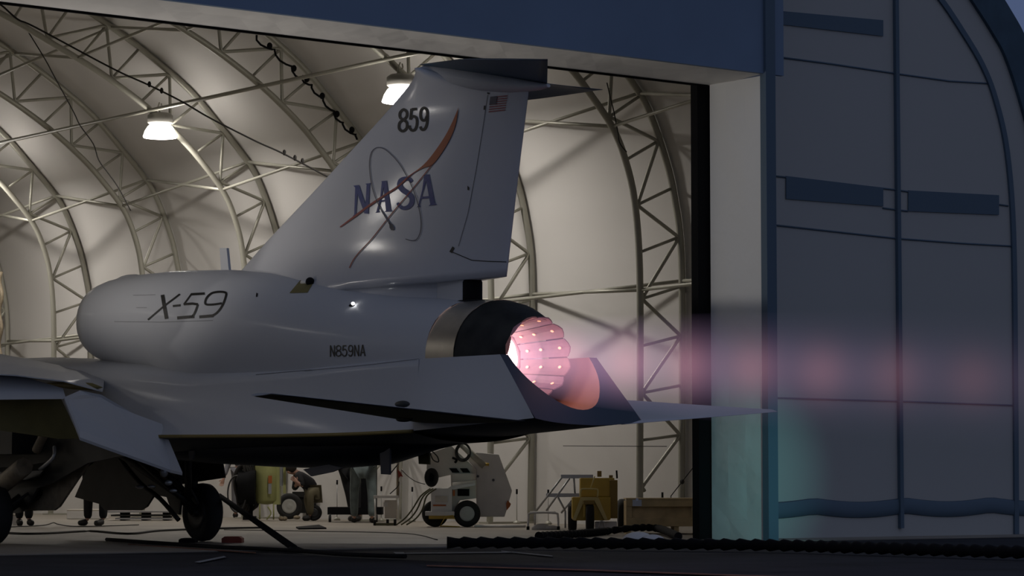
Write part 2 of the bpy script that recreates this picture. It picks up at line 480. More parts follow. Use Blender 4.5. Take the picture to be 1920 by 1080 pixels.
# added unseen teal light off to the right, put there to tint the door jamb
FLP = Vector((17.4, 14.2, .55))
t = empty('added_teal_light', (17.4, 14.1, 0), 'added teal light with a shield plate, out of view at the right', 'lamp')
mb = MB(); mb.tube([(17.4, 14.1, 0), (17.4, 14.1, .5)], .02, 8); mb.lathe((17.4, 14.1, 0), (0, 0, 1), [(0, .15), (.02, .15)], 14); mb.build('added_light_stand', 'dkgrey', t)
mb = MB(); mb.box((17.4, 14.08, .58), (.2, .1, .16)); mb.build('added_light_head', 'dkgrey', t, bevel=.01)
dd = (Vector((XR - .12, 24.0, .55)) - FLP).normalized(); pe = FLP + dd * .6; sd = Vector((-dd.y, dd.x, 0))
mb = MB(); mb.plate([pe + Vector((0, 0, -.4)), pe + sd * .5 + Vector((0, 0, -.4)), pe + sd * .5 + Vector((0, 0, .9)), pe + Vector((0, 0, .9))], dd * .008); mb.build('added_light_shield', 'black', t)  # added plate keeping the teal beam off the ground equipment
ld = bpy.data.lights.new('added_teal_beam', 'SPOT'); ld.energy = 1150; ld.color = (.25, .75, .72); ld.spot_size = math.radians(15); ld.spot_blend = 1; ld.shadow_soft_size = .03
lo = bpy.data.objects.new('added_teal_beam', ld); COL.objects.link(lo); lo.location = FLP
lo.rotation_euler = (Vector((XR + .05, 23.15, .7)) - FLP).to_track_quat('-Z', 'Y').to_euler()

# added unseen fill light at the left, brightening jamb, soffit and fin
t = empty('added_fill_light', (7.0, 27.0, 0), 'added fill light on a stand, out of view at the left of the hangar', 'lamp')
mb = MB(); mb.tube([(7, 27, .3), (7, 27, 3.0)], .03, 10); mb.build('stand_pole', 'dkgrey', t)
for k in range(3):
    a = 2 * PI * k / 3; mb = MB(); mb.tube([(7, 27, .4), (7 + .6 * math.cos(a), 27 + .6 * math.sin(a), .02)], .018, 8); mb.build('stand_leg', 'dkgrey', t)
mb = MB(); mb.box((6.93, 27.02, 3.1), (.1, .34, .24)); mb.build('added_light_head', 'dkgrey', t, bevel=.01)
ld = bpy.data.lights.new('added_fill_beam', 'SPOT'); ld.energy = 950; ld.color = (1.0, .95, .9); ld.spot_size = math.radians(40); ld.spot_blend = 1; ld.shadow_soft_size = .12
lo = bpy.data.objects.new('added_fill_beam', ld); COL.objects.link(lo); lo.parent = t; lo.location = (.06, -.03, 3.1)
l2 = bpy.data.lights.new('added_soffit_uplight', 'SPOT'); l2.energy = 850; l2.color = (1.0, .95, .9); l2.spot_size = math.radians(46); l2.spot_blend = 1; l2.shadow_soft_size = .12  # second added beam, aimed up to brighten the header soffit
lu = bpy.data.objects.new('added_soffit_uplight', l2); COL.objects.link(lu); lu.parent = t; lu.location = (.1, -.03, .55)
lu.rotation_euler = (Vector((15.5, 23.3, 6.2)) - Vector((7.1, 27, .55))).to_track_quat('-Z', 'Y').to_euler()
mb = MB(); mb.box((6.98, 27.02, .5), (.1, .3, .2)); mb.build('added_light_head', 'dkgrey', t, bevel=.01)
lo.rotation_euler = (Vector((XR, 23.2, 5.2)) - Vector((7.06, 27, 3.1))).to_track_quat('-Z', 'Y').to_euler()

# ------------------------------------------------------------------ aircraft (nose points into the hangar, +Y; centreline X = XC)
AC = empty('jet_aircraft', (XC, 26.75, 0), 'long white single-engine jet with tall tail fin and glowing exhaust, parked in the opening', 'aircraft')


def ell_ring(y, zc, w, zt, zb, n=48, e=2.0):
    r = []
    for k in range(n):
        a = 2 * PI * k / n; s, c = math.sin(a), math.cos(a)
        x = w * math.copysign(abs(s) ** (2 / e), s); h = (zt - zc) if c > 0 else (zc - zb)
        r.append(Vector((XC + x, y, zc + h * math.copysign(abs(c) ** (2 / e), c))))
    return r


def interp(tab, y):
    tab = sorted(tab)
    if y <= tab[0][0]: return tab[0][1:]
    for a, b in zip(tab, tab[1:]):
        if y <= b[0]:
            t = (y - a[0]) / (b[0] - a[0]); t2 = t * t * (3 - 2 * t) if False else t
            return tuple(a[i] + (b[i] - a[i]) * t2 for i in range(1, len(a)))
    return tab[-1][1:]


# lower body: columns zt, w1, z1, wc, zch, zb
FB = [(20.0, 1.80, .60, 1.78, .66, 1.115, 1.03), (21, 1.8, .62, 1.77, .71, 1.10, 1.0), (22, 1.82, .645, 1.72, .77, 1.10, .975), (24, 1.86, .665, 1.70, .86, 1.12, .955), (25.5, 1.95, .62, 1.84, .93, 1.14, .95), (26.6, 2.03, .56, 1.93, .96, 1.15, .95),
      (28, 2.10, .60, 1.88, .95, 1.15, .95), (31, 2.18, .62, 1.8, .85, 1.25, 1.0), (34, 2.12, .5, 1.8, .62, 1.35, 1.08), (38, 1.95, .4, 1.7, .46, 1.38, 1.18), (43, 1.75, .26, 1.56, .30, 1.38, 1.22), (48.0, 1.55, .07, 1.46, .07, 1.42, 1.36), (48.8, 1.48, .01, 1.46, .01, 1.45, 1.44)]


def bez(a, b, c, n):
    return [(a[0] * (1 - t) ** 2 + 2 * b[0] * t * (1 - t) + c[0] * t * t, a[1] * (1 - t) ** 2 + 2 * b[1] * t * (1 - t) + c[1] * t * t) for t in [k / n for k in range(n)]]


def body_half(y):
    zt, w1, z1, wc, zch, zb = interp(FB, y)
    top = bez((0, zt), (w1 * .8, zt), (w1, z1), 10)
    side = bez((w1, z1), (w1 + (wc - w1) * .15, z1 - (z1 - zch) * .6), (wc, zch), 10)
    bot = bez((wc, zch), (wc * .5, zb), (0, zb), 10) + [(0, zb)]
    return top, side, bot


YS = [20.0 + .4 * k for k in range(0, 72)] + [48.8]
up, dn, ylw = [], [], []
for y in YS:
    t, s_, b_ = body_half(y)
    rt = t + s_ + [b_[0]]
    up.append([Vector((XC - x, y, z)) for x, z in reversed(rt)] + [Vector((XC + x, y, z)) for x, z in rt[1:]])
    dn.append([Vector((XC + x, y, z)) for x, z in b_] + [Vector((XC - x, y, z)) for x, z in reversed(b_[:-1])])
    c = b_[0]
    for sg, lst in ((-1, ylw),):
        lst.append([Vector((XC + sg * (c[0] + .006), y, c[1] + .028)), Vector((XC + sg * (c[0] + .012), y, c[1] - .004)), Vector((XC + sg * (c[0] - .01), y, c[1] - .006)), Vector((XC + sg * (c[0] - .02), y, c[1] + .02))])
mb = MB(); mb.loft(up, closed=False, caps=False); fus = mb.build('fuselage', 'hull', AC)
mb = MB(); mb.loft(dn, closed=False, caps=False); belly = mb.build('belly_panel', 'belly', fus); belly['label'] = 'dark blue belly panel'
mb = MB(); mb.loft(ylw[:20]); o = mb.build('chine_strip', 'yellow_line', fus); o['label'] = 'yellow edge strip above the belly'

# nacelle
NA = [(19.93, 1.80, .575, 2.325, 1.25), (20.9, 1.87, .60, 2.43, 1.2), (22.2, 2.0, .63, 2.63, 1.2), (23.2, 2.12, .64, 2.78, 1.25), (24.2, 2.24, .64, 2.875, 1.40), (25.2, 2.37, .61, 2.925, 1.80), (26.0, 2.40, .59, 2.93, 1.90), (26.35, 2.41, .575, 2.92, 1.94), (26.55, 2.42, .545, 2.89, 1.98)]
rr = [ell_ring(y, *interp(NA, y), e=2.15) for y in [19.93 + (26.55 - 19.93) * k / 44 for k in range(45)]]
inner = [ell_ring(y, 2.42, .51, 2.85, 2.02, e=2.15) for y in (26.5, 26.2, 25.6)]
mb = MB(); mb.loft(rr + inner, caps=False); nac = mb.build('engine_nacelle', 'hull', AC)
mb = MB(); mb.add(ell_ring(25.62, 2.42, .51, 2.85, 2.02, e=2.15), [list(range(48))]); mb.build('intake_duct', 'soot', nac)
# canopy
rr = [ell_ring(y, 2.1, w, 2.1 + h, 1.9) for y, w, h in [(31.0, .05, .05), (31.6, .26, .26), (32.6, .34, .42), (33.6, .33, .38), (34.8, .2, .15), (35.4, .05, .02)]]
mb = MB(); mb.loft(rr); mb.build('canopy', 'canopy', AC)
# titanium band and dark shroud
rr = [ell_ring(y, *interp([(19.52, 1.79, .565, 2.315, 1.3), (19.93, 1.80, .578, 2.328, 1.3)], y)) for y in (19.93, 19.8, 19.65, 19.52)]
mb = MB(); mb.loft(rr, caps=False); o = mb.build('exhaust_band', 'titanium', nac); o['label'] = 'bare metal band ahead of the exhaust'
rr = [ell_ring(y, 1.785, w, zt, zb, n=48) for y, w, zt, zb in [(19.56, .55, 2.30, 1.3), (19.525, .563, 2.312, 1.28), (19.50, .555, 2.305, 1.28), (19.35, .515, 2.275, 1.3), (19.2, .445, 2.21, 1.37), (19.08, .37, 2.15, 1.43), (19.03, .345, 2.125, 1.44)]]
mb = MB(); mb.loft(rr, caps=False); noz = mb.build('exhaust_nozzle', 'soot', AC)
# petals (12), inner divergent surface, scalloped end
NC = (XC, 1.785)
for k in range(12):
    a0 = 2 * PI * (k + .04) / 12; a1 = 2 * PI * (k + .96) / 12; rows = []
    for i in range(5):
        t = i / 4; y = 19.62 + (19.02 - 19.62) * t; r = .275 + (.348 - .275) * t
        row = []
        for j in range(5):
            a = a0 + (a1 - a0) * j / 4
            yy = y - (.035 * math.sin(PI * j / 4) if i == 4 else 0)
            rj = r * (1 - .03 * abs(j - 2) / 2)
            row.append(Vector((NC[0] + rj * math.sin(a), yy, NC[1] + rj * math.cos(a))))
        rows.append(row)
    thick = [[p + Vector(((p.x - NC[0]) * .03, 0, (p.z - NC[1]) * .03)) for p in r_] for r_ in rows]
    mb = MB(); mb.loft([a_ + list(reversed(b_)) for a_, b_ in zip(rows, thick)], smooth=False)
    mb.build('nozzle_petal', 'petal' if k % 2 else 'petal2', noz)
    am = (a0 + a1) / 2
    if 0 < am < PI + .6:
        for t in (.16, .45, .85):
            y = 19.62 - .6 * t; r = (.275 + .073 * t) * .985
            c = Vector((NC[0] + r * math.sin(am), y, NC[1] + r * math.cos(am)))
            rad = Vector((math.sin(am), 0, math.cos(am))); tan = Vector((math.cos(am), 0, -math.sin(am)))
            ring = [c - rad * .004 + tan * (.013 * math.cos(q)) + Vector((0, 1, 0)) * (.022 * math.sin(q)) for q in [2 * PI * w / 10 for w in range(10)]]
            mb = MB(); mb.plate(ring, rad * .003); mb.build('cooling_hole', 'dot', noz)
# throat ring and white hot core: 16 alternating segments dished inwards
mb = MB(); mb.lathe((NC[0], 19.62, NC[1]), (0, 1, 0), [(0, .30), (0, .272), (.03, .262), (.06, .275), (.06, .32)], 36, caps=False); mb.build('throat_ring', 'petal', noz)
for k in range(12):
    a0 = 2 * PI * k / 12; a1 = 2 * PI * (k + 1) / 12
    P = lambda r, a, y: Vector((NC[0] + r * math.sin(a), y, NC[1] + r * math.cos(a)))
    mb = MB(); mb.add([P(.27, a0, 19.66), P(.27, a1, 19.66), P(.25, a1, 20.0), P(.25, a0, 20.0)], [(0, 1, 2, 3)])
    mb.add([P(.25, a0, 20.0), P(.25, a1, 20.0), P(.03, a1, 20.1), P(.03, a0, 20.1)], [(0, 1, 2, 3)])
    mb.build('hot_segment', 'corew' if k % 2 else 'core', noz)

# aft deck trough
def trough_ring(y0, y1, ri, ht, hb, zb, cut):
    pass


ZS = 1.78
outer = []; inn = []
na = 20
RI = .50
out_pts = [(-.595, ZS), (-.60, 1.70), (-.615, 1.5), (-.635, 1.3), (-.655, 1.13), (-.5, 1.10), (-.25, 1.08), (0, 1.075)]
out_pts = out_pts + [(-x, z) for x, z in reversed(out_pts[:-1])]
in_pts = [(-RI * math.cos(PI * k / 24), ZS - .57 * math.sin(PI * k / 24)) for k in range(25)]
sec0 = out_pts + list(reversed(in_pts))


def ycut(x, z, f):
    ye = 18.86 - (1.78 - z) * .98
    return 20.02 + (ye - 20.02) * f


def sc(x, z, f):  # lift the keel and narrow slightly toward the tail end
    zz = z + (.085 * f) * (1 if z < 1.4 else max(0, (1.78 - z) / .38))
    return x * (1 - .09 * f), zz


rr = []
for f in [k / 10 for k in range(11)]:
    ring = []
    for i, (x, z) in enumerate(sec0):
        x2, z2 = sc(x, z, f); ring.append(Vector((XC + x2, ycut(x2, z2, f), z2)))
    rr.append(ring)
mb = MB()
no = len(out_pts); side = [0, 1, 2, 3, 4]
# side skins
mb.loft([[r[i] for i in range(0, 5)] for r in rr], closed=False, caps=False)
m2 = MB(); m2.loft([[r[i] for i in range(no - 5, no)] for r in rr], closed=False, caps=False)
mb.add([r[0] for r in rr] + [r[-1] for r in rr], [(i, i + 1, 12 + i, 11 + i) for i in range(10)])
m2.add([r[no - 1] for r in rr] + [r[no] for r in rr], [(i, i + 1, 12 + i, 11 + i) for i in range(10)])
deck = mb.build('aft_deck', 'hull', AC); m2.build('deck_side', 'hull', deck)
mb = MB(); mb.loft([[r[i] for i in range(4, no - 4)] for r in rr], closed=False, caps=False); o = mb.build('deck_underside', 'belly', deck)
mb = MB(); mb.loft([[r[i] for i in range(no, len(sec0))] for r in rr], closed=False, caps=False); o = mb.build('exhaust_trough', 'trough', deck); o['label'] = 'trough behind the nozzle with orange flame glow in its colour'
e = rr[-1]
mb = MB()
ko = [int(round(i * (no - 1) / 24)) for i in range(25)]
op = []
for i in range(25):
    t = i / 24 * (no - 1); a = int(t); b = min(a + 1, no - 1); op.append(e[a].lerp(e[b], t - a))
ip = [e[len(sec0) - 1 - i] for i in range(25)]
mb.loft([op, ip], closed=False, caps=False, smooth=False)
mb.build('deck_end_face', 'deckface', deck)

# ---- fin
LEpx = [(450, 510), (500, 453), (550, 400), (600, 347), (650, 292), (700, 238), (740, 193), (770, 157), (790, 125)]
LE = [(p.z, p.y) for p in [on(0, XC, *q) for q in LEpx]]
LE = [(2.2, LE[0][1] + 1.2), (2.6, LE[0][1] + .42)] + LE
TEp = [(p.z, p.y) for p in [on(0, XC, *q) for q in [(950, 521), (972, 330), (992, 168)]]]


def lin(tab, z):
    if z <= tab[0][0]: return tab[0][1]
    for a, b in zip(tab, tab[1:]):
        if z <= b[0]: return a[1] + (b[1] - a[1]) * (z - a[0]) / (b[0] - a[0])
    return tab[-1][1]


def fin_ring(z, yl, yt):
    T = .045 + max(0, 4.25 - z) * .115 + (.07 * max(0, (2.98 - z) / .4) ** 2) + .05 * max(0, (z - 4.12) / .3)
    T = min(T, .6)
    r = []; m = 24
    for k in range(m + 1):
        c = k / m; c = .5 - .5 * math.cos(PI * c) if True else c
        th = T * .8 * max(0, 1 - (2 * c - 1) ** 2) ** .8
        r.append((c, th))
    L = [Vector((XC - t, yl + (yt - yl) * c, z)) for c, t in r]
    R = [Vector((XC + t, yl + (yt - yl) * c, z)) for c, t in reversed(r[1:-1])]
    return L + R


zs = [2.2, 2.35, 2.45, 2.515, 2.52] + [2.6 + .1 * k for k in range(16)] + [4.18, 4.25, 4.32, 4.39, 4.46, 4.53, 4.57]
rings = []
for z in zs:
    yt = 20.2 if z < 2.518 else lin(TEp, z)
    if z > 4.18: yt = 18.95 + (z - 4.18) * 4.55
    yl = lin(LE, z)
    rings.append(fin_ring(z, yl, yt))
mb = MB(); mb.loft(rings); fin = mb.build('tail_fin', 'skin', AC)
# fairing bulb at the fin head
rr = []
for y, zc, h, w in [(20.9, 4.58, .005, .004), (20.75, 4.55, .05, .03), (20.3, 4.44, .11, .075), (19.8, 4.33, .10, .095), (19.4, 4.255, .075, .085), (19.0, 4.195, .035, .05), (18.86, 4.185, .015, .02)]:
    rr.append([Vector((XC + w * math.sin(2 * PI * k / 20), y, zc + h * math.cos(2 * PI * k / 20))) for k in range(20)])
mb = MB(); mb.loft(rr); bulb = mb.build('tail_fairing', 'hull', fin)
# tailplane
xl, xr = XC - .52, XC + .52
rl, rt_ = on(0, XC, 787, 121), on(0, XC, 1026, 157)
tl, tt = on(0, xl, 862, 111), on(0, xl, 1027, 111)
qt = on(0, xr, 1130, 168); ql = qt + Vector((0, 1.1, .03))
def wing(name, m, rl, rt_, tl, tt, th=.03, parent=None, n=12):
    rings = []
    for k in range(n + 1):
        t = k / n; a = rl.lerp(tl, t); b = rt_.lerp(tt, t); T = th * (1 - .6 * t); up_ = []; dn_ = []
        for j in range(13):
            c = j / 12; h = T * (math.sin(PI * c ** .7)) ** .8 if 0 < c < 1 else .002
            p = a.lerp(b, c); up_.append(p + Vector((0, 0, h))); dn_.append(p - Vector((0, 0, h * .7)))
        rings.append(up_ + list(reversed(dn_)))
    mb = MB(); mb.loft(rings); return mb.build(name, m, parent or AC)
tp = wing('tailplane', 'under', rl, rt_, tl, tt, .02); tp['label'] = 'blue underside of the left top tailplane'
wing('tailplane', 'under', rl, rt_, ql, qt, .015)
# exhaust vent pillar under the rudder
c = on(0, XC - .09, 872, 545)
mb = MB(); mb.box((XC, 20.22, 2.42), (.19, .42, .26)); mb.build('fin_foot_fairing', 'hull', fin, bevel=.02)
mb = MB(); mb.lathe((XC, 20.0, 2.30), (0, 0, 1), [(0, .085), (.02, .095), (.2, .095), (.222, .085)], 20); mb.build('vent_pipe', 'black', fin)
mb = MB(); mb.blob((XC, 20.05, 2.31), (.16, .35, .03)); mb.build('vent_base', 'black', fin)

# ---- stabilators
l_tip = on(0, 11.95, 485, 738); l_rt = on(0, 14.25, 985, 789); l_rl = on(0, 14.2, 775, 789)
l_tt = l_tip + Vector((.05, -.12, 0.0))
st = wing('stabilator', 'hull', l_rl, l_rt, l_tip + Vector((0, .12, -.01)), l_tt, .03)
# dark lower skin
def underskin(rl, rt_, tl, tt, m, parent):
    mb = MB(); rows = []
    for k in range(9):
        t = k / 8; a = rl.lerp(tl, t); b = rt_.lerp(tt, t); T = .03 * (1 - .6 * t)
        rows.append([a.lerp(b, c) - Vector((0, 0, (T * (math.sin(PI * c ** .7)) ** .8 * .7 if 0 < c < 1 else .002) + .006)) for c in [.03 + .9 * j / 10 for j in range(11)]])
    mb.loft(rows, closed=False, caps=False); return mb.build('lower_skin', m, parent)
underskin(l_rl, l_rt, l_tip + Vector((0, .12, -.01)), l_tt, 'olive', st)
c = on(0, 13.3, 758, 757); mb = MB(); mb.blob(c + Vector((.05, .1, .0)), (.04, .1, .03)); mb.build('hinge_fairing', 'gear', st)
c = on(0, 13.75, 758, 786); mb = MB(); mb.blob(c, (.04, .12, .025)); mb.build('hinge_fairing', 'gear', st)
r_tip = on(0, 17.75, 1458, 772); r_rt = on(0, 15.4, 1166, 796); r_rl = Vector((15.45, 20.1, 1.50)); r_tl = r_tip + Vector((0, .12, .02))
wing('stabilator', 'hull', r_rl, r_rt, r_tl, r_tip, .025)

# ---- wings
ZU_ = Vector((0, 0, 1))
def P3(x, px, py): return on(0, x, px, py)
wl_r = Vector((14.0, 31.0, 1.55)); wl_t = Vector((10.3, 25.9, 1.75)); wr_r = Vector((14.0, 25.55, 1.72)); wt_t = Vector((10.3, 25.2, 1.72))
TEl = [on(0, 10.4, -420, 690), on(0, 12.2, -60, 698), on(0, 12.75, 30, 703), on(0, 13.3, 120, 714), on(0, 13.75, 192, 733)]
CRl = [on(1, 27, -420, 640), on(1, 27, -60, 652), on(1, 27, 40, 671), on(1, 27, 124, 687), on(1, 27, 200, 690)]
rr = []
for k in range(5):
    te, c_ = TEl[k], CRl[k]; le = Vector((c_.x, 31.2 - abs(c_.x - XC) * 1.1, c_.z - .08))
    te2 = te - ZU_ * .012
    mid = (te + c_) / 2 + Vector((0, 0, .012))
    rr.append([te, mid, c_, c_.lerp(le, .5) + Vector((0, 0, .03)), le, c_.lerp(le, .5) - Vector((0, 0, .13)), c_ - Vector((0, 0, .17)), te2])
mb = MB(); mb.loft(rr, smooth=False); wg = mb.build('wing', 'hull', AC)
wing('wing', 'hull', Vector((15.56, 31.5, 1.62)), Vector((15.6, 25.2, 1.50)), Vector((19.35, 26.4, 1.62)), Vector((19.35, 25.2, 1.55)), .10)
# crest of the wing seen over the trailing edge, drooped flap, gear door and actuator fairing
def plate_px(pts, name, m, parent, th=.025):
    P = [on(0, x, a, b) for x, a, b in pts]
    nrm = (P[1] - P[0]).cross(P[2] - P[0]).normalized()
    if nrm.y < 0: nrm = -nrm
    mb = MB(); mb.plate(P, nrm * th); return mb.build(name, m, parent)
mb = MB(); mb.plate([on(1, 25.25 - (b - 700) * .006, a, b) for a, b in [(-60, 699), (30, 702), (118, 728), (124, 748), (-60, 750)]], (0, .05, .0)); fl = mb.build('outboard_flap', 'hull', AC)
gd = plate_px([(13.15, 120, 745), (13.4, 150, 732), (13.55, 190, 740), (13.8, 250, 775), (13.95, 280, 790), (14.03, 304, 795), (14.0, 342, 886), (13.95, 320, 881), (13.2, 150, 820)], 'inboard_flap', 'hull', AC, .03)
gd['label'] = 'lowered grey flap beside the main gear'
mb = MB(); mb.plate([on(1, 25.35, a, b) for a, b in [(-60, 747), (114, 747), (150, 822), (112, 823), (-60, 798)]], (0, .03, 0)); mb.build('gear_bay_door', 'olive', AC)  # olive stands in for warm lamp light on this door
a = on(0, 13.7, 88, 723); b = on(0, 13.72, 192, 730)
rr = []
for t, w in ((0, .01), (.15, .03), (.5, .055), (.8, .05), (1, .004)):
    c = a.lerp(b, t) + Vector((0, 0, .02)); rr.append([c + Vector((w * math.cos(q), 0, w * .8 * math.sin(q))) for q in [2 * PI * i / 10 for i in range(10)]])
mb = MB(); mb.loft(rr); mb.build('flap_track_fairing', 'olive', wg)

# ---- ventral fairing, blades and open belly door
VF = [(26.6, .10, .965), (25.6, .30, .93), (24.4, .42, .86), (23.2, .48, .82), (22.2, .46, .80), (21.4, .35, .835), (20.6, .14, .97), (20.2, .03, 1.02)]
rr = [[Vector((XC + w * math.cos(q), y, 1.02 + (1.02 - zb) * math.sin(q))) for q in [2 * PI * i / 24 for i in range(24)]] for y, w, zb in VF]
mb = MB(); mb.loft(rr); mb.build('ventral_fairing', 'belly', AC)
plate_px([(14.5, 568, 880), (14.5, 615, 871), (14.5, 642, 877), (14.5, 622, 885), (14.5, 583, 893)], 'belly_door', 'dkgrey', AC, .02)
plate_px([(14.6, 712, 848), (14.6, 731, 838), (14.6, 730, 890), (14.6, 714, 889)], 'blade_antenna', 'dkgrey', AC, .02)
plate_px([(14.4, 353, 845), (14.4, 364, 845), (14.4, 361, 862), (14.4, 355, 862)], 'blade_antenna', 'dkgrey', AC, .02)
plate_px([(15.1, 783, 840), (15.1, 804, 838), (15.1, 805, 871), (15.1, 785, 870)], 'cover_flap', 'olive', AC, .015)
P = [on(0, XC, *q) for q in [(414, 465), (427, 465), (432, 515), (417, 515)]]
mb = MB(); mb.plate([p - Vector((.015, 0, 0)) for p in P], (.03, 0, 0)); mb.build('blade_antenna', 'hull', AC)
mb = MB(); c = on(0, XC, 430, 513); mb.blob(c - Vector((0, .1, .03)), (.09, .36, .05)); mb.build('antenna_base', 'hull', AC)
c = on(0, XC, 247, 524)
mb = MB(); mb.blob(c + Vector((0, 0, -.02)), (.14, .30, .075)); mb.build('spine_bump', 'hull', nac)

# ---- main landing gear
def wheel(c, label=None, r=.33, w=.2, par=None, ax=(1, 0, 0), rimm='dkrim', name='main_wheel'):
    c = Vector(c); ax = Vector(ax).normalized()
    mb = MB(); h = w / 2
    mb.lathe(c, ax, [(-h * .75, r * .55), (-h, r * .7), (-h * .95, r * .88), (-h * .6, r * .98), (0, r), (h * .6, r * .98), (h * .95, r * .88), (h, r * .7), (h * .75, r * .55)], 32, caps=True)
    t = mb.build('tyre', 'tire', par)
    mb = MB(); mb.lathe(c, ax, [(-h * .86, .02), (-h * .9, r * .12), (-h * .8, r * .16), (-h * .78, r * .40), (-h * .9, r * .56), (h * .9, r * .56), (h * .78, r * .40), (h * .8, r * .16), (h * .9, r * .12), (h * .86, .02)], 24)
    mb.build('wheel_rim', rimm, t)
    return t


for sx in (-1, 1):
    cx = XC + (1.2 if sx > 0 else -1.42)
    g = None
    wheel((cx, 26.75, .33), par=AC)
    mb = MB(); mb.tube([(XC + sx * .45, 27.4, 1.05), (XC + sx * .95, 26.85, .55), (cx - sx * .1, 26.75, .33)], [.07, .065, .06], 12)
    mb.tube([(cx - sx * .14, 26.75, .33), (cx + sx * .02, 26.75, .33)], .05, 12); leg = mb.build('gear_strut', 'gear', AC)
    mb = MB(); mb.tube([(XC + sx * .5, 25.9, 1.02), (XC + sx * .98, 26.7, .48)], .04, 10); mb.build('drag_brace', 'gear', leg)
    mb = MB(); mb.tube([(XC + sx * .35, 26.6, 1.0), (XC + sx * .7, 26.75, .78), (XC + sx * 1.0, 26.72, .52)], .035, 10); mb.build('side_brace', 'gear', leg)
    mb = MB(); mb.tube(smooth_path([(XC + sx * .6, 26.7, .95), (XC + sx * .72, 26.55, .8), (XC + sx * .9, 26.6, .66), (cx - sx * .14, 26.6, .42)]), .016, 8); mb.build('brake_hose', 'cable', leg)
    mb = MB(); mb.tube([(XC + sx * .72, 26.9, .98), (XC + sx * .8, 26.9, .70)], .05, 10); mb.build('actuator', 'beige', leg)
    mb = MB(); mb.plate([(XC + sx * .95, 27.6, 1.08), (XC + sx * 1.15, 27.5, .62), (XC + sx * 1.15, 26.2, .72), (XC + sx * .95, 26.0, 1.1)], (sx * .02, 0, 0)); mb.build('gear_door', 'gear', AC)
# bay clutter seen at lower left
mb = MB(); mb.box((14.0, 27.4, 1.12), (1.1, 2.0, .3)); bay = mb.build('gear_bay', 'gear', AC)
def tube_px(pts, r, name, m, parent, n=8):
    mb = MB(); mb.tube(smooth_path([on(0, x, a, b) for x, a, b in pts], 4), r, n); return mb.build(name, m, parent)
tube_px([(13.5, -12, 922), (13.5, 46, 874)], .10, 'hydraulic_cylinder', 'beige', bay)
tube_px([(13.6, 75, 880), (13.6, 100, 858), (13.65, 102, 838)], .02, 'hydraulic_pipe', 'alu', bay)
tube_px([(13.6, 68, 845), (13.6, 84, 812)], .05, 'hydraulic_cylinder', 'beige', bay)
mb = MB(); mb.plate([on(0, 13.9, *q) for q in [(45, 958), (70, 915), (160, 860), (165, 868), (110, 950), (100, 957)]], (.03, 0, 0)); mb.build('fabric_cover', 'beige', bay)
tube_px([(15.4, 225, 860), (15.5, 262, 905), (15.6, 300, 935), (15.7, 335, 975)], .028, 'hydraulic_pipe', 'gear', bay)
tube_px([(15.4, 245, 850), (15.5, 290, 890), (15.6, 330, 925), (15.8, 350, 940)], .03, 'hydraulic_pipe', 'gear', bay)
for q in [(262, 913, 9, 4), (284, 912, 7, 4), (308, 885, 5, 11), (316, 905, 4, 6), (325, 920, 4, 4)]:
    mb = MB(); mb.blob(on(0, 15.3, q[0], q[1]), (.05, q[2] / 190, q[3] / 190)); mb.build('gear_fitting', 'alu', bay)
mb = MB(); mb.blob(on(0, 15.9, 352, 888), (.06, .07, .12)); mb.blob(on(0, 15.9, 360, 905), (.06, .09, .08)); mb.build('brake_line_bracket', 'gear', bay)
mb = MB(); mb.plate([on(0, 15.75, *q) for q in [(150, 822), (335, 878), (340, 930), (335, 965), (322, 960), (312, 932), (288, 928), (274, 950), (262, 957), (196, 957), (186, 945), (140, 932), (166, 872)]], (.03, 0, 0)); mb.build('dark_gear_mass', 'gear', AC)  # dark plate added to fill the black mass below the belly
mb = MB(); mb.plate([on(0, 13.75, *q) for q in [(-40, 798), (112, 822), (150, 822), (240, 852), (165, 868), (100, 905), (70, 915), (48, 955), (35, 962), (-40, 962)]], (.03, 0, 0)); mb.build('dark_gear_mass', 'gear', AC)  # another added dark plate, filling the black mass at the left edge
# nose gear (far inside)
wheel((XC - .0, 36.5, .23), r=.23, w=.14, par=AC)
mb = MB(); mb.tube([(XC, 36.5, .23), (XC, 36.7, 1.3)], .05, 10); mb.build('nose_gear_strut', 'gear', AC)

# ---- markings projected on the skin from their places in the photo
def bvh_of(obs):
    vs, fs = [], []
    for o in obs:
        k = len(vs); w = wloc(o); vs += [v.co + w for v in o.data.vertices]; fs += [[i + k for i in p.vertices] for p in o.data.polygons]
    return BVHTree.FromPolygons(vs, fs)


BF = bvh_of([fin, bulb]); BN = bvh_of([nac, fus, deck])


def hit(bv, px, py, off):
    d = ray(px, py).normalized(); h = bv.ray_cast(O, d)
    if h[0] is None: return None
    nn = h[1]
    if nn.dot(d) > 0: nn = -nn
    return h[0] + nn * off


def decal(bv, polys, name, m, parent, off=.004, maxe=7.0):
    bm = bmesh.new()
    for poly in polys:
        vs = [bm.verts.new((a, -b, 0)) for a, b in poly]
        try: bm.faces.new(vs)
        except Exception: pass
    bmesh.ops.triangulate(bm, faces=bm.faces[:])
    for _ in range(5):
        es = [e for e in bm.edges if e.calc_length() > maxe]
        if not es: break
        bmesh.ops.subdivide_edges(bm, edges=es, cuts=1)
        bmesh.ops.triangulate(bm, faces=[f for f in bm.faces if len(f.verts) > 3])
    bad = []
    for v in bm.verts:
        p = hit(bv, v.co.x, -v.co.y, off)
        if p is None: bad.append(v)
        else: v.co = p
    if bad: bmesh.ops.delete(bm, geom=bad, context='VERTS')
    me = bpy.data.meshes.new(name); w = wloc(parent)
    for v in bm.verts: v.co = v.co - w
    bm.to_mesh(me); bm.free(); me.materials.append(M[m])
    o = bpy.data.objects.new(name, me); COL.objects.link(o); o.parent = parent
    return o


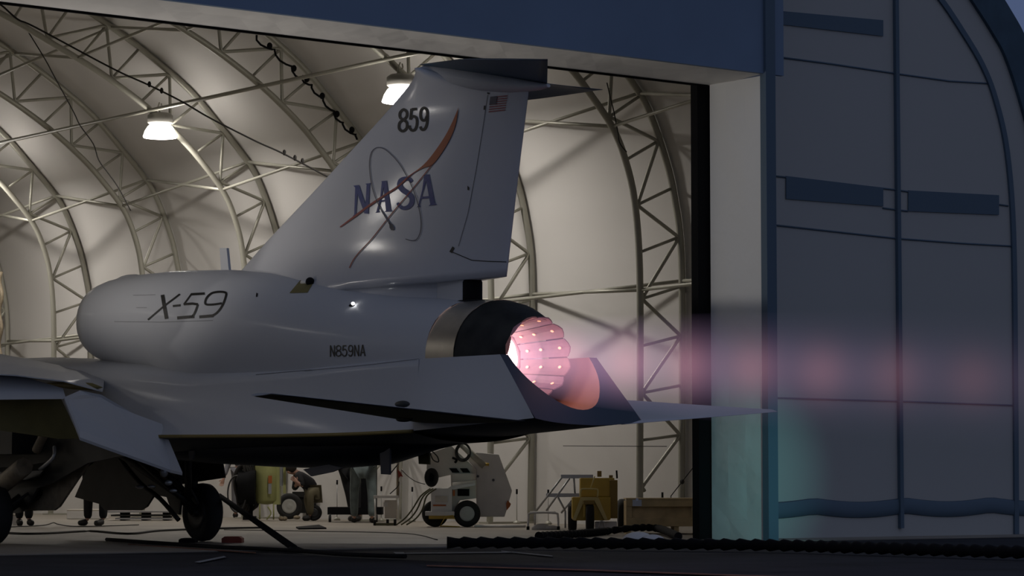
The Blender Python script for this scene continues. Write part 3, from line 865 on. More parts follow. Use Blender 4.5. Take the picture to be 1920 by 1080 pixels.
def stroke(pts, w):
    """polyline with width(s) -> list of quads"""
    pts = [Vector((a, b)) for a, b in pts]; n_ = len(pts); ws = w if isinstance(w, (list, tuple)) else [w] * n_
    L, R = [], []
    for i, p in enumerate(pts):
        t = (pts[min(i + 1, n_ - 1)] - pts[max(i - 1, 0)])
        t = t.normalized() if t.length > 0 else Vector((1, 0)); q = Vector((-t.y, t.x)) * ws[i] / 2
        L.append(p + q); R.append(p - q)
    return [[L[i], L[i + 1], R[i + 1], R[i]] for i in range(n_ - 1)]


def cpath(pts, sub=5):
    return [(p.x, p.y) for p in smooth_path([(a, b, 0) for a, b in pts], sub)]


GL = {
    '8': [cpath([(.5, .48), (.14, .36), (.12, .16), (.5, .04), (.88, .16), (.86, .36), (.5, .48)]), cpath([(.5, .48), (.1, .6), (.08, .84), (.5, .96), (.92, .84), (.9, .6), (.5, .48)])],
    '5': [[(.86, .06), (.25, .06)], [(.25, .03), (.14, .50)], cpath([(.14, .47), (.45, .36), (.84, .46), (.9, .72), (.72, .92), (.4, .96), (.12, .86), (.08, .74)])],
    '9': [cpath([(.86, .38), (.65, .56), (.3, .54), (.12, .36), (.2, .12), (.5, .04), (.82, .14), (.9, .42), (.85, .75), (.6, .95), (.3, .95), (.12, .82)])],
    'N': [[(.12, 1), (.12, 0)], [(.12, .02), (.88, .98)], [(.88, 1), (.88, 0)]],
    'A': [[(.06, 1), (.5, 0)], [(.5, 0), (.94, 1)], [(.24, .68), (.76, .68)]],
}


def text_quad(s, quad, wpx, gap=.16):
    TL, TR, BR, BL = [Vector(q) for q in quad]; n_ = len(s); polys = []
    cw = 1 / (n_ + (n_ - 1) * gap)
    for i, ch in enumerate(s):
        for st_ in GL[ch]:
            pts = []
            for u, v in st_:
                U = (i * (1 + gap) + u) * cw
                p = TL.lerp(TR, U).lerp(BL.lerp(BR, U), v); pts.append((p.x, p.y))
            polys += stroke(pts, wpx)
    return polys


decal(BF, text_quad('859', [(749, 204.5), (804, 200), (803, 244), (747.5, 248.5)], 5.2), 'tail_number', 'ink', fin)['label'] = 'black number 859'
decal(BN, text_quad('N859NA', [(619, 647.5), (685.5, 646.5), (685.5, 667.5), (619, 669)], 2.3), 'registration_number', 'ink', nac)['label'] = 'black registration N859NA'
Q = lambda pts: [(130 + a / 4.153, 440 + b / 4.153) for a, b in pts]
pl = []
for pts, w in [([(727, 470), (742, 560), (760, 656)], 5.4), ([(862, 465), (735, 560), (614, 663)], 2.6), ([(808, 557), (868, 550)], 3.2), ([(1056, 460), (948, 466)], 3.6), ([(952, 464), (893, 545)], 2.4),
               ([(893, 543), (960, 538), (1003, 544)], 3.6), (cpath([(1003, 544), (985, 595), (965, 630), (935, 643)]), 3.2), ([(975, 638), (842, 649)], 4.6),
               (cpath([(1190, 536), (1110, 546), (1062, 540), (1070, 495), (1110, 458), (1165, 447), (1215, 452), (1222, 475), (1195, 550), (1150, 610), (1105, 635)]), 3.2), ([(1125, 632), (1014, 641)], 4.4)]:
    pl += stroke(Q(pts), w * 1.25)
decal(BN, pl, 'aircraft_designation', 'ink', nac)['label'] = 'black slanted letters X-59'
# tail emblem
E_ = lambda pts: [(620 + a / 3.177, 180 + b / 3.177) for a, b in pts]
let = [E_([(138, 535), (172, 531), (210, 645), (217, 530), (210, 523), (243, 519), (236, 530), (228, 702), (203, 700), (163, 585), (154, 705), (163, 712), (134, 716), (143, 706), (149, 546)]),
       E_([(308, 508), (318, 545), (296, 650), (288, 686), (297, 692), (267, 697), (275, 690), (298, 600)]), E_([(305, 508), (336, 505), (362, 680), (375, 685), (375, 688), (322, 691), (332, 683), (318, 545)]), E_([(296, 622), (335, 618), (336, 628), (294, 633)]),
       E_([(560, 470), (572, 505), (545, 600), (532, 650), (541, 659), (515, 664), (523, 655), (548, 560)]), E_([(557, 470), (590, 466), (625, 640), (637, 648), (586, 655), (596, 645), (572, 510)]), E_([(545, 600), (600, 596), (602, 609), (541, 614)])]
let += stroke(E_(cpath([(486, 512), (470, 496), (445, 494), (420, 506), (414, 535), (432, 560), (462, 580), (485, 605), (483, 640), (462, 663), (435, 668), (412, 655), (402, 636)])), [6, 6.5, 7, 7, 7.5, 7.5, 8, 8, 8, 8.5, 8.5, 8.5, 9, 9, 9, 9.5, 9.5, 9.5, 10, 10, 10, 10, 10, 10, 10, 10, 10, 10, 10, 10, 10, 10, 10, 10, 9.5, 9.5, 9, 9, 9, 9, 9, 9, 8.5, 8, 8, 8, 8, 7.5, 7.5, 7, 7, 7, 7, 6.5, 6.5, 6, 6, 6, 6, 5, 5][:61])
em = decal(BF, let, 'emblem_lettering', 'm_blue', fin, off=.006); em['label'] = 'blue serif letters NASA'
top = cpath([(57, 780), (150, 708), (230, 648), (345, 572), (400, 537), (460, 482), (540, 425), (600, 362), (680, 248), (730, 152), (765, 68)], 4)
bot = cpath([(765, 68), (748, 172), (712, 262), (662, 345), (608, 412), (560, 428), (500, 460), (470, 487), (405, 546), (350, 583), (235, 660), (155, 720), (62, 784)], 4)
sw = []
tN = 44
def resample(p, n_):
    L = [0]
    for i in range(1, len(p)): L.append(L[-1] + math.dist(p[i], p[i - 1]))
    r = []
    for k in range(n_ + 1):
        d = L[-1] * k / n_; i = 1
        while i < len(L) - 1 and L[i] < d: i += 1
        u = (d - L[i - 1]) / max(1e-9, L[i] - L[i - 1]); r.append((p[i - 1][0] + (p[i][0] - p[i - 1][0]) * u, p[i - 1][1] + (p[i][1] - p[i - 1][1]) * u))
    return r
ta = resample(top, tN); ba = resample(list(reversed(bot)), tN)
sw = [E_([ta[i], ta[i + 1], ba[i + 1], ba[i]]) for i in range(tN)]
decal(BF, sw[:24], 'emblem_swoosh', 'm_red', em, off=.008)
decal(BF, sw[24:], 'emblem_swoosh', 'm_orange', em, off=.008)
decal(BF, stroke(E_(cpath([(607, 410), (560, 470), (480, 568), (410, 650), (335, 742), (250, 850), (180, 925), (140, 975), (115, 1025)])), 1.8), 'emblem_thin_line', 'm_red', em, off=.008)
decal(BF, stroke(E_(cpath([(372, 785), (340, 735), (300, 670), (265, 590), (245, 510), (235, 420), (240, 360), (255, 325), (285, 308), (325, 318), (365, 350), (410, 400), (450, 465), (490, 545), (520, 630), (538, 710), (543, 770), (535, 820), (515, 855), (485, 862), (450, 852)], 4)), [4.5, 4, 3.6, 3.2, 3, 2.7, 2.5, 2.2, 2, 1.8, 1.6] + [1.4] * 90), 'emblem_orbit', 'm_navy', em, off=.009)
decal(BF, [E_([(352, 752), (372, 765), (383, 785), (380, 800), (365, 800), (355, 785)])], 'emblem_orbit_end', 'm_navy', em, off=.009)
# flag on the rudder
FQ = [Vector((740 + a / 4.8, 90 + b / 4.8)) for a, b in [(868, 440), (1020, 425), (998, 563), (848, 580)]]
fq = lambda u, v: tuple(FQ[0].lerp(FQ[1], u).lerp(FQ[3].lerp(FQ[2], u), v))
st_ = [[fq(0, i / 13), fq(1, i / 13), fq(1, (i + 1) / 13), fq(0, (i + 1) / 13)] for i in range(0, 13, 2)]
flg = decal(BF, st_, 'flag_stripes', 'm_fred', fin, off=.005)
decal(BF, [[fq(-.01, -.01), fq(.40, -.01), fq(.40, .52), fq(-.01, .52)]], 'flag_canton', 'm_navy', flg, off=.008)
# seams and hinge lines
decal(BF, stroke([(915, 178), (906, 240), (893, 320), (878, 400), (860, 462)], .9), 'rudder_hinge_line', 'seam', fin)
decal(BF, stroke([(847, 472), (885, 488), (915, 490), (950, 491)], 1.6), 'rudder_foot_gap', 'ink', fin)
decal(BF, [[(849, 462), (853, 465), (848, 475), (843, 472)]], 'hinge_slot', 'ink', fin)
decal(BF, [[(914, 173), (919, 174), (918, 177), (914, 176)], [(877, 348), (881, 352), (880, 357), (877, 356)], [(908, 198), (911, 198), (910, 206), (907, 206)]], 'hinge_slot', 'ink', fin)
decal(BN, stroke([(480, 703), (560, 696), (630, 690), (700, 683), (785, 673)], .8), 'panel_seam_line', 'seam', nac)
decal(BN, stroke([(215, 603), (300, 604), (400, 601)], .7), 'panel_seam_line', 'seam', nac)
decal(BN, stroke([(250, 554), (292, 553)], .7) + stroke([(256, 577), (276, 577)], .7), 'panel_seam_line', 'seam', nac)
decal(BN, [[(563, 526), (590, 527), (577, 549), (543, 550)]], 'bare_patch', 'olive', nac)
decal(BN, [[(481, 549), (484, 551), (483, 557), (480, 557)]], 'vent_hole', 'ink', nac)
c = hit(BN, 582, 532, .02)
mb = MB(); mb.blob(c, (.045, .045, .045)); mb.build('sensor_ball', 'black', nac)
mb = MB(); mb.tube([c, c + Vector((-.02, .12, -.0))], .02, 8); mb.build('sensor_stem', 'white', nac)
c = hit(BN, 663, 572, .01)
mb = MB(); mb.blob(c + Vector((0, .02, -.012)), (.02, .045, .018)); b_ = mb.build('strobe_base', 'black', nac)
mb = MB(); mb.blob(c + Vector((-.015, -.02, .005)), (.015, .02, .015)); mb.build('strobe_light', 'strobe', nac)

# ---- exhaust plume: a glowing gas volume
PL = 8.8
m = bpy.data.materials.new('afterburner_gas'); m.use_nodes = True; nt = m.node_tree; n = nt.nodes; l = nt.links; n.clear()
out = n.new('ShaderNodeOutputMaterial'); em1 = n.new('ShaderNodeEmission'); tc = n.new('ShaderNodeTexCoord'); sp = n.new('ShaderNodeSeparateXYZ')
l.new(tc.outputs['Object'], sp.inputs[0])
def mth(op, a, b=None, c=None):
    q = n.new('ShaderNodeMath'); q.operation = op
    for i, v in enumerate((a, b, c)):
        if v is None: continue
        if isinstance(v, (int, float)): q.inputs[i].default_value = v
        else: l.new(v, q.inputs[i])
    return q.outputs[0]
X_, Y_, Z_ = sp.outputs
nz = n.new('ShaderNodeTexNoise'); nz.inputs['Scale'].default_value = 2.2; nz.inputs['Detail'].default_value = 2; l.new(tc.outputs['Object'], nz.inputs['Vector'])
r2 = mth('ADD', mth('MULTIPLY', X_, X_), mth('MULTIPLY', Y_, Y_))
wide = mth('EXPONENT', mth('MULTIPLY', r2, -13.0))
corew_ = mth('EXPONENT', mth('MULTIPLY', r2, -24.0))
fade = mth('EXPONENT', mth('MULTIPLY', Z_, -.42))
dia = mth('POWER', mth('MULTIPLY_ADD', mth('COSINE', mth('MULTIPLY', mth('SUBTRACT', Z_, 1.5), 2 * PI / .8)), .5, .5), 1.8)
edge = mth('MULTIPLY', mth('MINIMUM', 1.0, mth('MULTIPLY', mth('SUBTRACT', PL, Z_), .5)), 1.0)
s1 = mth('MULTIPLY', mth('MULTIPLY', wide, fade), mth('ADD', .75, mth('MULTIPLY', nz.outputs['Fac'], .5)))
s2 = mth('MULTIPLY', mth('MULTIPLY', corew_, fade), mth('ADD', .12, dia))
v1 = n.new('ShaderNodeVectorMath'); v1.operation = 'SCALE'; v1.inputs[0].default_value = (.29, .23, .43); l.new(mth('MULTIPLY', s1, edge), v1.inputs['Scale'])
v2 = n.new('ShaderNodeVectorMath'); v2.operation = 'SCALE'; v2.inputs[0].default_value = (.98, .32, .26); l.new(mth('MULTIPLY', s2, edge), v2.inputs['Scale'])
va = n.new('ShaderNodeVectorMath'); va.operation = 'ADD'; l.new(v1.outputs[0], va.inputs[0]); l.new(v2.outputs[0], va.inputs[1])
l.new(va.outputs[0], em1.inputs['Color']); em1.inputs['Strength'].default_value = 1.0; l.new(em1.outputs[0], out.inputs['Volume'])
M['plume'] = m
st_p = Vector((XC, 19.3, 1.78)); en_p = Vector((XC, 13.4, 1.40)); ax = (en_p - st_p).normalized()
me_mb = MB(); me_mb.lathe((0, 0, 0), (0, 0, 1), [(0, .27), (.3, .33), (1.2, .40), (PL * .5, .50), (PL, .55)], 24)
pm = me_mb.build('exhaust_plume', m, None, base=(0, 0, 0))
pm.rotation_mode = 'QUATERNION'; pm.rotation_quaternion = ax.to_track_quat('Z', 'Y'); pm.location = st_p
tag(pm, 'pink and violet afterburner plume with bright rings streaming right from the nozzle', 'flame')
ld = bpy.data.lights.new('nozzle_flame_light', 'POINT'); ld.energy = 2.2; ld.color = (1.0, .42, .32); ld.shadow_soft_size = .16
lo = bpy.data.objects.new('nozzle_flame_light', ld); COL.objects.link(lo); lo.location = (XC, 18.85, 1.72)

# ------------------------------------------------------------------ things on the ground
FH = Vector((sA, cA, 0)); RH = Vector((cA, -sA, 0)); ZU = Vector((0, 0, 1))


def DG(py): return H0 * F / (py - 904.0)


def pd(px, py, D):
    d = ray(px, py); return O + d * (D / d.dot(FH))


def at(px, D): p = pd(px, 900, D); return Vector((p.x, p.y, 0))


def root(name, px, D, label, cat, group=None): return empty(name, at(px, D), label, cat, group)


def pl(mb, pts, D, th): mb.plate([pd(a, b, D) for a, b in pts], FH * th); return mb


def plo(pts, D, th, name, m, par, bevel=0): return pl(MB(), pts, D, th).build(name, m, par, bevel=bevel)


def rect(x0, y0, x1, y1): return [(x0, y0), (x1, y0), (x1, y1), (x0, y1)]


def tb(pts, D, r, name, m, par, n=8, smooth=True):
    P = [pd(q[0], q[1], D + (q[2] if len(q) > 2 else 0)) for q in pts]
    if smooth and len(P) > 2: P = smooth_path(P, 4)
    return MB().tube(P, r, n).build(name, m, par)


def gwheel(px, D, r, w, par, rimm='rim', name=None, ax=None):
    c = at(px, D) + ZU * r
    return wheel(c, r=r, w=w, par=par, ax=ax or FH, rimm=rimm)


# yellow start cart
D = DG(998); t = root('tow_cart', 1110, D, 'small yellow three-wheeled cart with tow handle, left of the wooden crate', 'cart')
S1 = RH
plo([(1073, 932), (1145, 932), (1145, 974), (1140, 976), (1076, 976), (1073, 973)], D + .25, .5, 'lower_body', 'yellow', t, .01)
plo([(1088, 896), (1152, 896), (1153, 932), (1088, 932)], D + .35, .5, 'upper_body', 'yellow', t, .012)
plo([(1143, 900), (1158, 900), (1158, 972), (1143, 972)], D + .30, .55, 'side_panel', 'yellow2', t, .008)
plo([(1089, 932), (1122, 932), (1140, 976), (1134, 976), (1115, 940), (1095, 940), (1079, 976), (1074, 974)], D + .2, .04, 'fork_gusset', 'pale_yellow', t)
plo(rect(1094, 938, 1115, 946), D - .02, .25, 'fork_crown', 'yellow2', t, .006)
plo(rect(1094, 945, 1097, 970), D + .02, .1, 'fork_leg', 'yellow', t); plo(rect(1112, 945, 1115, 972), D + .02, .1, 'fork_leg', 'yellow', t)
tb([(1088, 933), (1089, 920), (1093, 917), (1116, 917), (1121, 920), (1120, 933)], D + .15, .011, 'push_handle', 'pale_yellow', t)
tb([(1107, 917), (1115, 893)], D + .2, .009, 'drawbar', 'pale_yellow', t)
plo(rect(1120, 883, 1128, 894), D + .5, .06, 'filler_neck', 'yellow2', t); plo(rect(1142, 891, 1149, 896), D + .5, .06, 'filler_neck', 'yellow2', t)
tb([(1156, 882), (1157, 897)], D + .4, .012, 'lever_grip', 'black', t)
gwheel(1106, D + .05, .19, .11, t, 'dkrim', ax=RH)
gwheel(1073, DG(996) + .2, .20, .12, t, 'dkrim', ax=RH); gwheel(1166, DG(995) + .1, .22, .12, t, 'dkrim', ax=RH)
plo(rect(1116, 978, 1157, 998), D + .3, .25, 'battery_box', 'white', t, .01)
tb([(1122, 990), (1126, 978), (1132, 980), (1134, 992)], D + .25, .012, 'looped_hose', 'white', t)

# wooden crate
D = DG(1001); t = root('wooden_crate', 1270, D, 'long low pine crate with metal corner latches standing right of the yellow cart', 'crate')
x0, x1, y0, y1 = 1174, 1400, 936, 987
plo(rect(x0, y0 + 3, x1, y1 - 1), D + .06, .75, 'crate_body', 'wood', t)
plo(rect(x0, y0, x1, 950), D, .05, 'crate_rail', 'wood', t, .004); plo(rect(x0, 971, x1, y1), D, .05, 'crate_rail', 'wood', t, .004)
for a in (x0, 1296, 1390): plo(rect(a, 950, a + 11, 971), D + .005, .05, 'crate_stile', 'wood', t, .004)
plo(rect(x0, y0 - 2, x1, y0 + 1), D - .01, .8, 'crate_lid', 'wood', t, .004)
for a in (1186, 1312): plo(rect(a, 937, a + 17, 949), D - .012, .02, 'metal_latch', 'alu', t); plo(rect(a + 6, 934, a + 11, 939), D - .014, .03, 'metal_latch', 'chrome', t)
for a in (x0, 1264, 1380): plo(rect(a, y1, a + 9, 1001), D + .02, .75, 'crate_skid', 'wood', t)

# aluminium steps
D = DG(991); t = root('step_stand', 1040, D, 'aluminium step stand with two treads behind the yellow cart', 'steps')
plo(rect(1052, 890, 1112, 897), D + .3, .35, 'top_tread', 'alu', t); plo(rect(1024, 925, 1092, 932), D + .1, .3, 'lower_tread', 'alu', t)
for a, b, dz in [((1053, 896), (1003, 961), 0), ((1068, 897), (1024, 958), .1), ((1076, 897), (1078, 925), .3), ((1046, 932), (1060, 958), .1), ((1078, 932), (1052, 962), .3)]:
    tb([a, b], D + dz, .014, 'side_rail', 'alu', t, smooth=False)
for a in (1003, 1060): tb([(a, 958), (a, 990)], D + .05, .014, 'leg', 'alu', t, smooth=False)
# low bench
D = DG(993); t = root('low_bench', 1018, D, 'low white tubular bench standing left of the yellow cart', 'bench')
for dz in (0, .28):
    tb([(990, 991), (991, 970), (996, 962), (1040, 962), (1046, 968), (1047, 991)], D + dz, .016, 'bench_frame', 'white', t)
plo(rect(994, 959, 1042, 963), D, .3, 'seat_board', 'white', t)
for a in (990, 1047): mb = MB(); mb.lathe(at(a, D), (0, 0, 1), [(0, .022), (.05, .022)], 10); mb.build('rubber_foot', 'black', t)
mb = MB(); rr = []
c = at(1015, D + .1)
mb.blob(c + ZU * .02, (.16, .10, .07)); mb.blob(c + RH * .14 + ZU * .02, (.14, .09, .045)); tag(mb.build('folded_sheet', 'sheet'), 'crumpled white sheet on the floor under the low bench', 'cloth')

# white ground power cart
D = DG(988); t = root('ground_power_cart', 870, D, 'tall white wheeled ground power cart with black hose coils, beneath the tail', 'cart')
plo(rect(808, 915, 848, 962), D, .6, 'control_cabinet', 'white', t, .01)
plo(rect(816, 930, 839, 942), D - .012, .01, 'gauge_panel', 'cream', t)
plo(rect(812, 946, 836, 949), D - .012, .01, 'orange_stripe', 'orange', t)
plo(rect(797, 959, 852, 967), D - .05, .7, 'chassis_tray', 'white', t, .006)
plo(rect(804, 967, 853, 973), D, .6, 'tow_frame', 'yellow', t)
tb([(850, 967), (836, 968), (825, 986), (862, 988)], D - .1, .01, 'tow_bar', 'yellow', t, smooth=False)
plo([(848, 905), (893, 900), (893, 934), (880, 936), (862, 938), (855, 950), (848, 970)], D + .1, .5, 'engine_housing', 'cream', t, .008)
plo(rect(858, 917, 880, 930), D + .085, .02, 'housing_opening', 'black', t); plo(rect(849, 919, 853, 930), D - .0, .02, 'orange_placard', 'orange', t)
plo([(840, 915), (846, 911), (891, 906), (891, 910), (850, 918)], D - .02, .4, 'work_shelf', 'white', t)
plo([(800, 852), (846, 836), (893, 880), (893, 905), (846, 911), (845, 890), (800, 900)], D + .35, .4, 'sloped_hood', 'cream', t)
plo(rect(848, 888, 892, 907), D + .3, .06, 'hood_shelf', 'cream', t)
for a in (842, 862): plo([(a, 878), (a + 14, 878), (a + 20, 886), (a + 6, 886)], D + .33, .02, 'dark_vent', 'black', t)
plo([(872, 858), (893, 848), (935, 852), (960, 920), (952, 950), (946, 969), (893, 969), (893, 880)], D + .45, .5, 'tall_enclosure', 'white', t, .01)
plo([(952, 938), (958, 945), (956, 950), (950, 957), (949, 944)], D + .42, .02, 'orange_placard', 'orange', t)
for q in [(896, 893), (925, 900)]: mb = MB(); mb.lathe(pd(q[0], q[1], D + .44), FH, [(0, .02), (.02, .02)], 12); mb.build('round_knob', 'dkgrey', t)
tb([(864, 832), (908, 874)], D + .3, .05, 'duct_arm', 'truss', t, smooth=False); tb([(907, 870), (917, 871)], D + .3, .022, 'duct_cap', 'yellow', t, smooth=False)
for cx, cy, rx, ry, k in [(809, 895, 12, 17, 5), (868, 848, 14, 17, 3)]:
    mb = MB()
    for i in range(k):
        mb.tube([pd(cx + (rx - i * 1.6) * math.cos(q), cy + (ry - i * 2.0) * math.sin(q), D + .25 + .02 * i) for q in [2 * PI * w / 28 for w in range(28)]], .011, 6, closed=True)
    mb.build('hose_coil', 'cable', t)
mb = MB(); mb.lathe(pd(809, 895, D + .33), FH, [(0, .085), (.02, .085)], 24); mb.build('coil_drum', 'black', t)
tb([(806, 848), (812, 862), (822, 866), (820, 856), (810, 846)], D + .2, .01, 'hung_cable', 'cable', t)
tb([(848, 858), (856, 862), (853, 868)], D + .3, .018, 'connector', 'black', t)
gwheel(876, D + .03, .20, .13, t, 'rim'); gwheel(816, D + .25, .20, .13, t, 'dkrim')
for i, (a, b) in enumerate([(795, 918), (800, 922), (806, 918)]):
    tb([(a + 12, 916), (a - 6, 930), (a - 22 + 4 * i, 955), (a - 36 + 5 * i, 972), (a - 52 + 4 * i, 984)], D - .1 * i, .012, 'supply_hose', 'olcable', t)
mb = MB(); mb.tube(smooth_path([at(890, D - .1) + ZU * .02, at(920, D - .2) + ZU * .02, at(950, D - .3) + ZU * .02, at(985, D - .2) + ZU * .02], 4), .02, 8)
tag(mb.build('white_hose', 'white'), 'white hose lying on the floor between the power cart and the low bench', 'hose')

# pale green tank
D = DG(976); t = root('air_tank', 507, D, 'pale green upright tank on legs beside the black hose reel', 'tank')
c = at(500, D + .2)
mb = MB(); mb.lathe(c, (0, 0, 1), [(.28, .04), (.30, .16), (.36, .22), (1.25, .22), (1.34, .16), (1.38, .04)], 28); tk = mb.build('tank_body', 'ltgreen', t)
plo(rect(512, 868, 524, 946), D + .08, .3, 'cabinet', 'ltgreen', t); plo(rect(531, 874, 536, 925), D + .1, .05, 'post', 'ltgreen', t)
plo([(523, 872), (531, 872), (531, 910), (523, 912)], D + .15, .1, 'glass_tube', 'alu', t)
plo(rect(503, 892, 510, 906), D - .06, .015, 'orange_placard', 'orange', t); plo(rect(503, 907, 509, 926), D - .06, .015, 'notice_plate', 'alu', t)
for a in (487, 513): tb([(a, 945), (a, 974)], D, .014, 'leg', 'ltgreen', t, smooth=False)
tb([(502, 950), (508, 962), (500, 974)], D, .012, 'drain_pipe', 'ltgreen', t)
for a in (528, 534): mb = MB(); mb.blob(at(a, D - .1) + ZU * .04, (.05, .05, .04)); mb.build('foot_bracket', 'beige', t)

# cart with big white-rimmed wheel
D = DG(973); t = root('utility_trailer', 560, D, 'dark trailer with large white-rimmed wheel right of the green tank', 'trailer')
gwheel(543, D, .235, .14, t, 'rim'); gwheel(589, DG(976), .14, .1, t, 'dkrim')
plo(rect(548, 922, 600, 932), D + .15, .4, 'trailer_deck', 'gear', t); plo(rect(560, 930, 592, 962), D + .2, .35, 'trailer_body', 'gear', t)
tb([(583, 930), (586, 942), (585, 956)], D, .012, 'air_line', 'cable', t)
mb = MB(); mb.blob(at(557, D - .15) + ZU * .035, (.07, .05, .035)); mb.build('foot_pad', 'beige', t)

# black hose reel
D = DG(976); t = root('hose_reel', 462, D, 'large black coiled hose on a reel behind the main wheel', 'hose reel')
for i in range(9):
    cx = 452 + i * 3.6; rx = 11 + 3 * math.sin(i * 1.3); ry = 50 - abs(i - 5) * 2.2
    mb = MB(); mb.tube([pd(cx + rx * math.cos(q) + 2 * math.sin(3 * q + i), 911 + ry * math.sin(q) - (4 if i > 4 else 0), D + .03 * i) for q in [2 * PI * w / 36 for w in range(36)]], .026, 8, closed=True)
    mb.build('hose_loop', 'cable', t)
mb = MB(); mb.lathe(pd(465, 914, D + .1), RH, [(-.16, .30), (.14, .30)], 24); mb.build('reel_drum', 'black', t)
mb = MB(); mb.tube([pd(444 + 17 * math.cos(q), 926 + 34 * math.sin(q), D - .1) for q in [2 * PI * w / 36 for w in range(36)]], .014, 8, closed=True); mb.build('reel_hoop', 'dkrim', t)
tb([(470, 930), (470, 974)], D + .1, .04, 'reel_stand', 'black', t, smooth=False)
plo(rect(455, 968, 478, 975), D, .3, 'reel_base', 'black', t)

# black platform dolly and cabinet
D = DG(979); t = root('platform_dolly', 650, D, 'low black platform dolly on casters beside the person in jeans', 'dolly')
plo(rect(614, 951, 716, 965), D + .15, .6, 'platform', 'black', t)
for a in (619, 706): mb = MB(); mb.lathe(at(a, D + .1) + ZU * .06, RH, [(-.02, .06), (.02, .06)], 14); mb.build('caster', 'tire', t); tb([(a, 964), (a, 972)], D + .1, .018, 'caster_fork', 'gear', t, smooth=False)
c = at(692, D + .35)
mb = MB(); mb.box(c + ZU * .62, (.26, .3, .96), rz=-ANG); ob = mb.build('equipment_rack', 'black', bevel=.01); tag(ob, 'tall narrow black rack standing on the low platform dolly', 'rack')

# test box with frame
D = DG(985); t = root('test_set', 735, D, 'pinkish metal test box with pipe frame on casters, right of the black rack', 'equipment')
plo(rect(721, 938, 744, 972), D, .3, 'test_box', 'cream', t, .008)
plo(rect(700, 929, 747, 934), D - .05, .35, 'shelf', 'white', t)
for a in (703, 746): tb([(a, 932), (a + 1, 975)], D - .03, .014, 'frame_leg', 'white', t, smooth=False)
tb([(746, 935), (746, 870), (751, 862)], D + .05, .02, 'upright', 'beige', t)
tb([(748, 935), (752, 895), (753, 880)], D + .05, .012, 'upright', 'white', t)
tb([(731, 926), (746, 912), (748, 903)], D, .008, 'black_cable', 'cable', t); tb([(732, 888), (748, 868)], D, .009, 'black_cable', 'cable', t); tb([(752, 880), (765, 893), (780, 903), (797, 908)], D, .006, 'black_cable', 'cable', t)
plo([(745, 880), (750, 884), (756, 894), (750, 893), (748, 898)], D, .02, 'red_tag', 'red', t)
for a in (703, 727, 741): mb = MB(); mb.lathe(at(a, D + .02) + ZU * .05, RH, [(-.02, .05), (.02, .05)], 14); mb.build('caster', 'tire', t)
plo(rect(704, 981, 738, 985), D - .1, .3, 'base_tray', 'olcable', t)
plo(rect(719, 942, 727, 950), D - .03, .02, 'white_label', 'sheet', t)

# tripod rods by the wall
def rod(px, pyt, label):
    p = on(0, 26.75, px, 930); base = Vector((p.x, p.y, 0)); top = on(0, 26.75, px, pyt)
    t = empty('marker_rod', base, label, 'rod', 'thin rods along the wall foot')
    mb = MB(); mb.tube([base, Vector((base.x, base.y, top.z))], .007, 6); mb.build('shaft', 'alu', t)
    mb = MB(); mb.tube([Vector((base.x, base.y, top.z - .08)), Vector((base.x, base.y, top.z))], .016, 8); mb.build('grip', 'black', t)
    mb = MB(); mb.lathe(base, (0, 0, 1), [(0, .06), (.02, .06), (.06, .02)], 12); mb.build('foot', 'truss', t)
for px, pyt, lb in [(632, 900, 'thin dark-tipped rod at the wall left of the person in jeans'), (715, 912, 'thin rod at the wall right of the tall black rack'), (773, 913, 'thin rod at the wall behind the curved supply hoses'), (969, 917, 'thin dark-tipped rod at the wall left of the low bench'),
                    (1028, 918, 'thin dark-tipped rod seen through the aluminium steps'), (1242, 923, 'thin dark-tipped rod above the left half of the crate'), (1309, 924, 'thin dark-tipped rod above the crate beside the door post')]: rod(px, pyt, lb)
mb = MB(); a = on(0, 26.9, 1258, 930); b = on(0, 26.9, 1330, 838); mb.tube([Vector((a.x, a.y, 0)) + (a - b).normalized() * .0, a, b], .008, 6); mb.blob(on(0, 26.9, 1279, 903), (.03, .04, .04)); tag(mb.build('guy_wire', 'cable'), 'thin slanting wire rising behind the crate to the door post', 'wire')
mb = MB(); a = on(0, 26.4, 1056, 836); b = on(0, 26.4, 1250, 837); mb.tube([a, b], .006, 6); tag(mb.build('wall_line', 'cable'), 'thin dark level line along the wall above the yellow cart', 'wire')  # thin dark tube drawn as a level line on the wall

# black corrugated duct along the threshold, wheel ends
def ribbed(px_pts, r, name, label, cat, pitch=.085):
    P = smooth_path([gp(a, b) + ZU * (r + dz) for a, b, dz in px_pts], 10)
    L = [0]
    for i in range(1, len(P)): L.append(L[-1] + (P[i] - P[i - 1]).length)
    n_ = int(L[-1] / pitch * 4); pts = []; rs = []
    for k in range(n_ + 1):
        d = L[-1] * k / n_; i = 1
        while i < len(L) - 1 and L[i] < d: i += 1
        pts.append(P[i - 1].lerp(P[i], (d - L[i - 1]) / max(1e-9, L[i] - L[i - 1]))); rs.append(r * (1.0, .90, .76, .68)[k % 4])
    mb = MB(); mb.tube(pts, rs, 12); return tag(mb.build(name, 'black'), label, cat)
ribbed([(838, 1029, 0), (1000, 1029, 0), (1200, 1031, 0), (1440, 1034, 0), (1640, 1040, 0), (1960, 1050, 0)], .062, 'corrugated_duct', 'long black corrugated duct lying across the hangar threshold', 'duct', .17)
ribbed([(1010, 1013, 0), (1090, 1008, 0), (1140, 1003, .0), (1190, 1003, .04), (1235, 1003, .03), (1272, 1014, 0)], .05, 'corrugated_duct', 'short black duct humped up behind the long one, below the crate', 'duct', .15)
mb = MB(); c = gp(1196, 1017); mb.blob(c + ZU * .02, (.22, .10, .10)); mb.blob(c + RH * .16 + ZU * .01, (.18, .08, .08)); tag(mb.build('folded_sheet', 'sheet'), 'white crumpled sheet between the two black ducts', 'cloth')
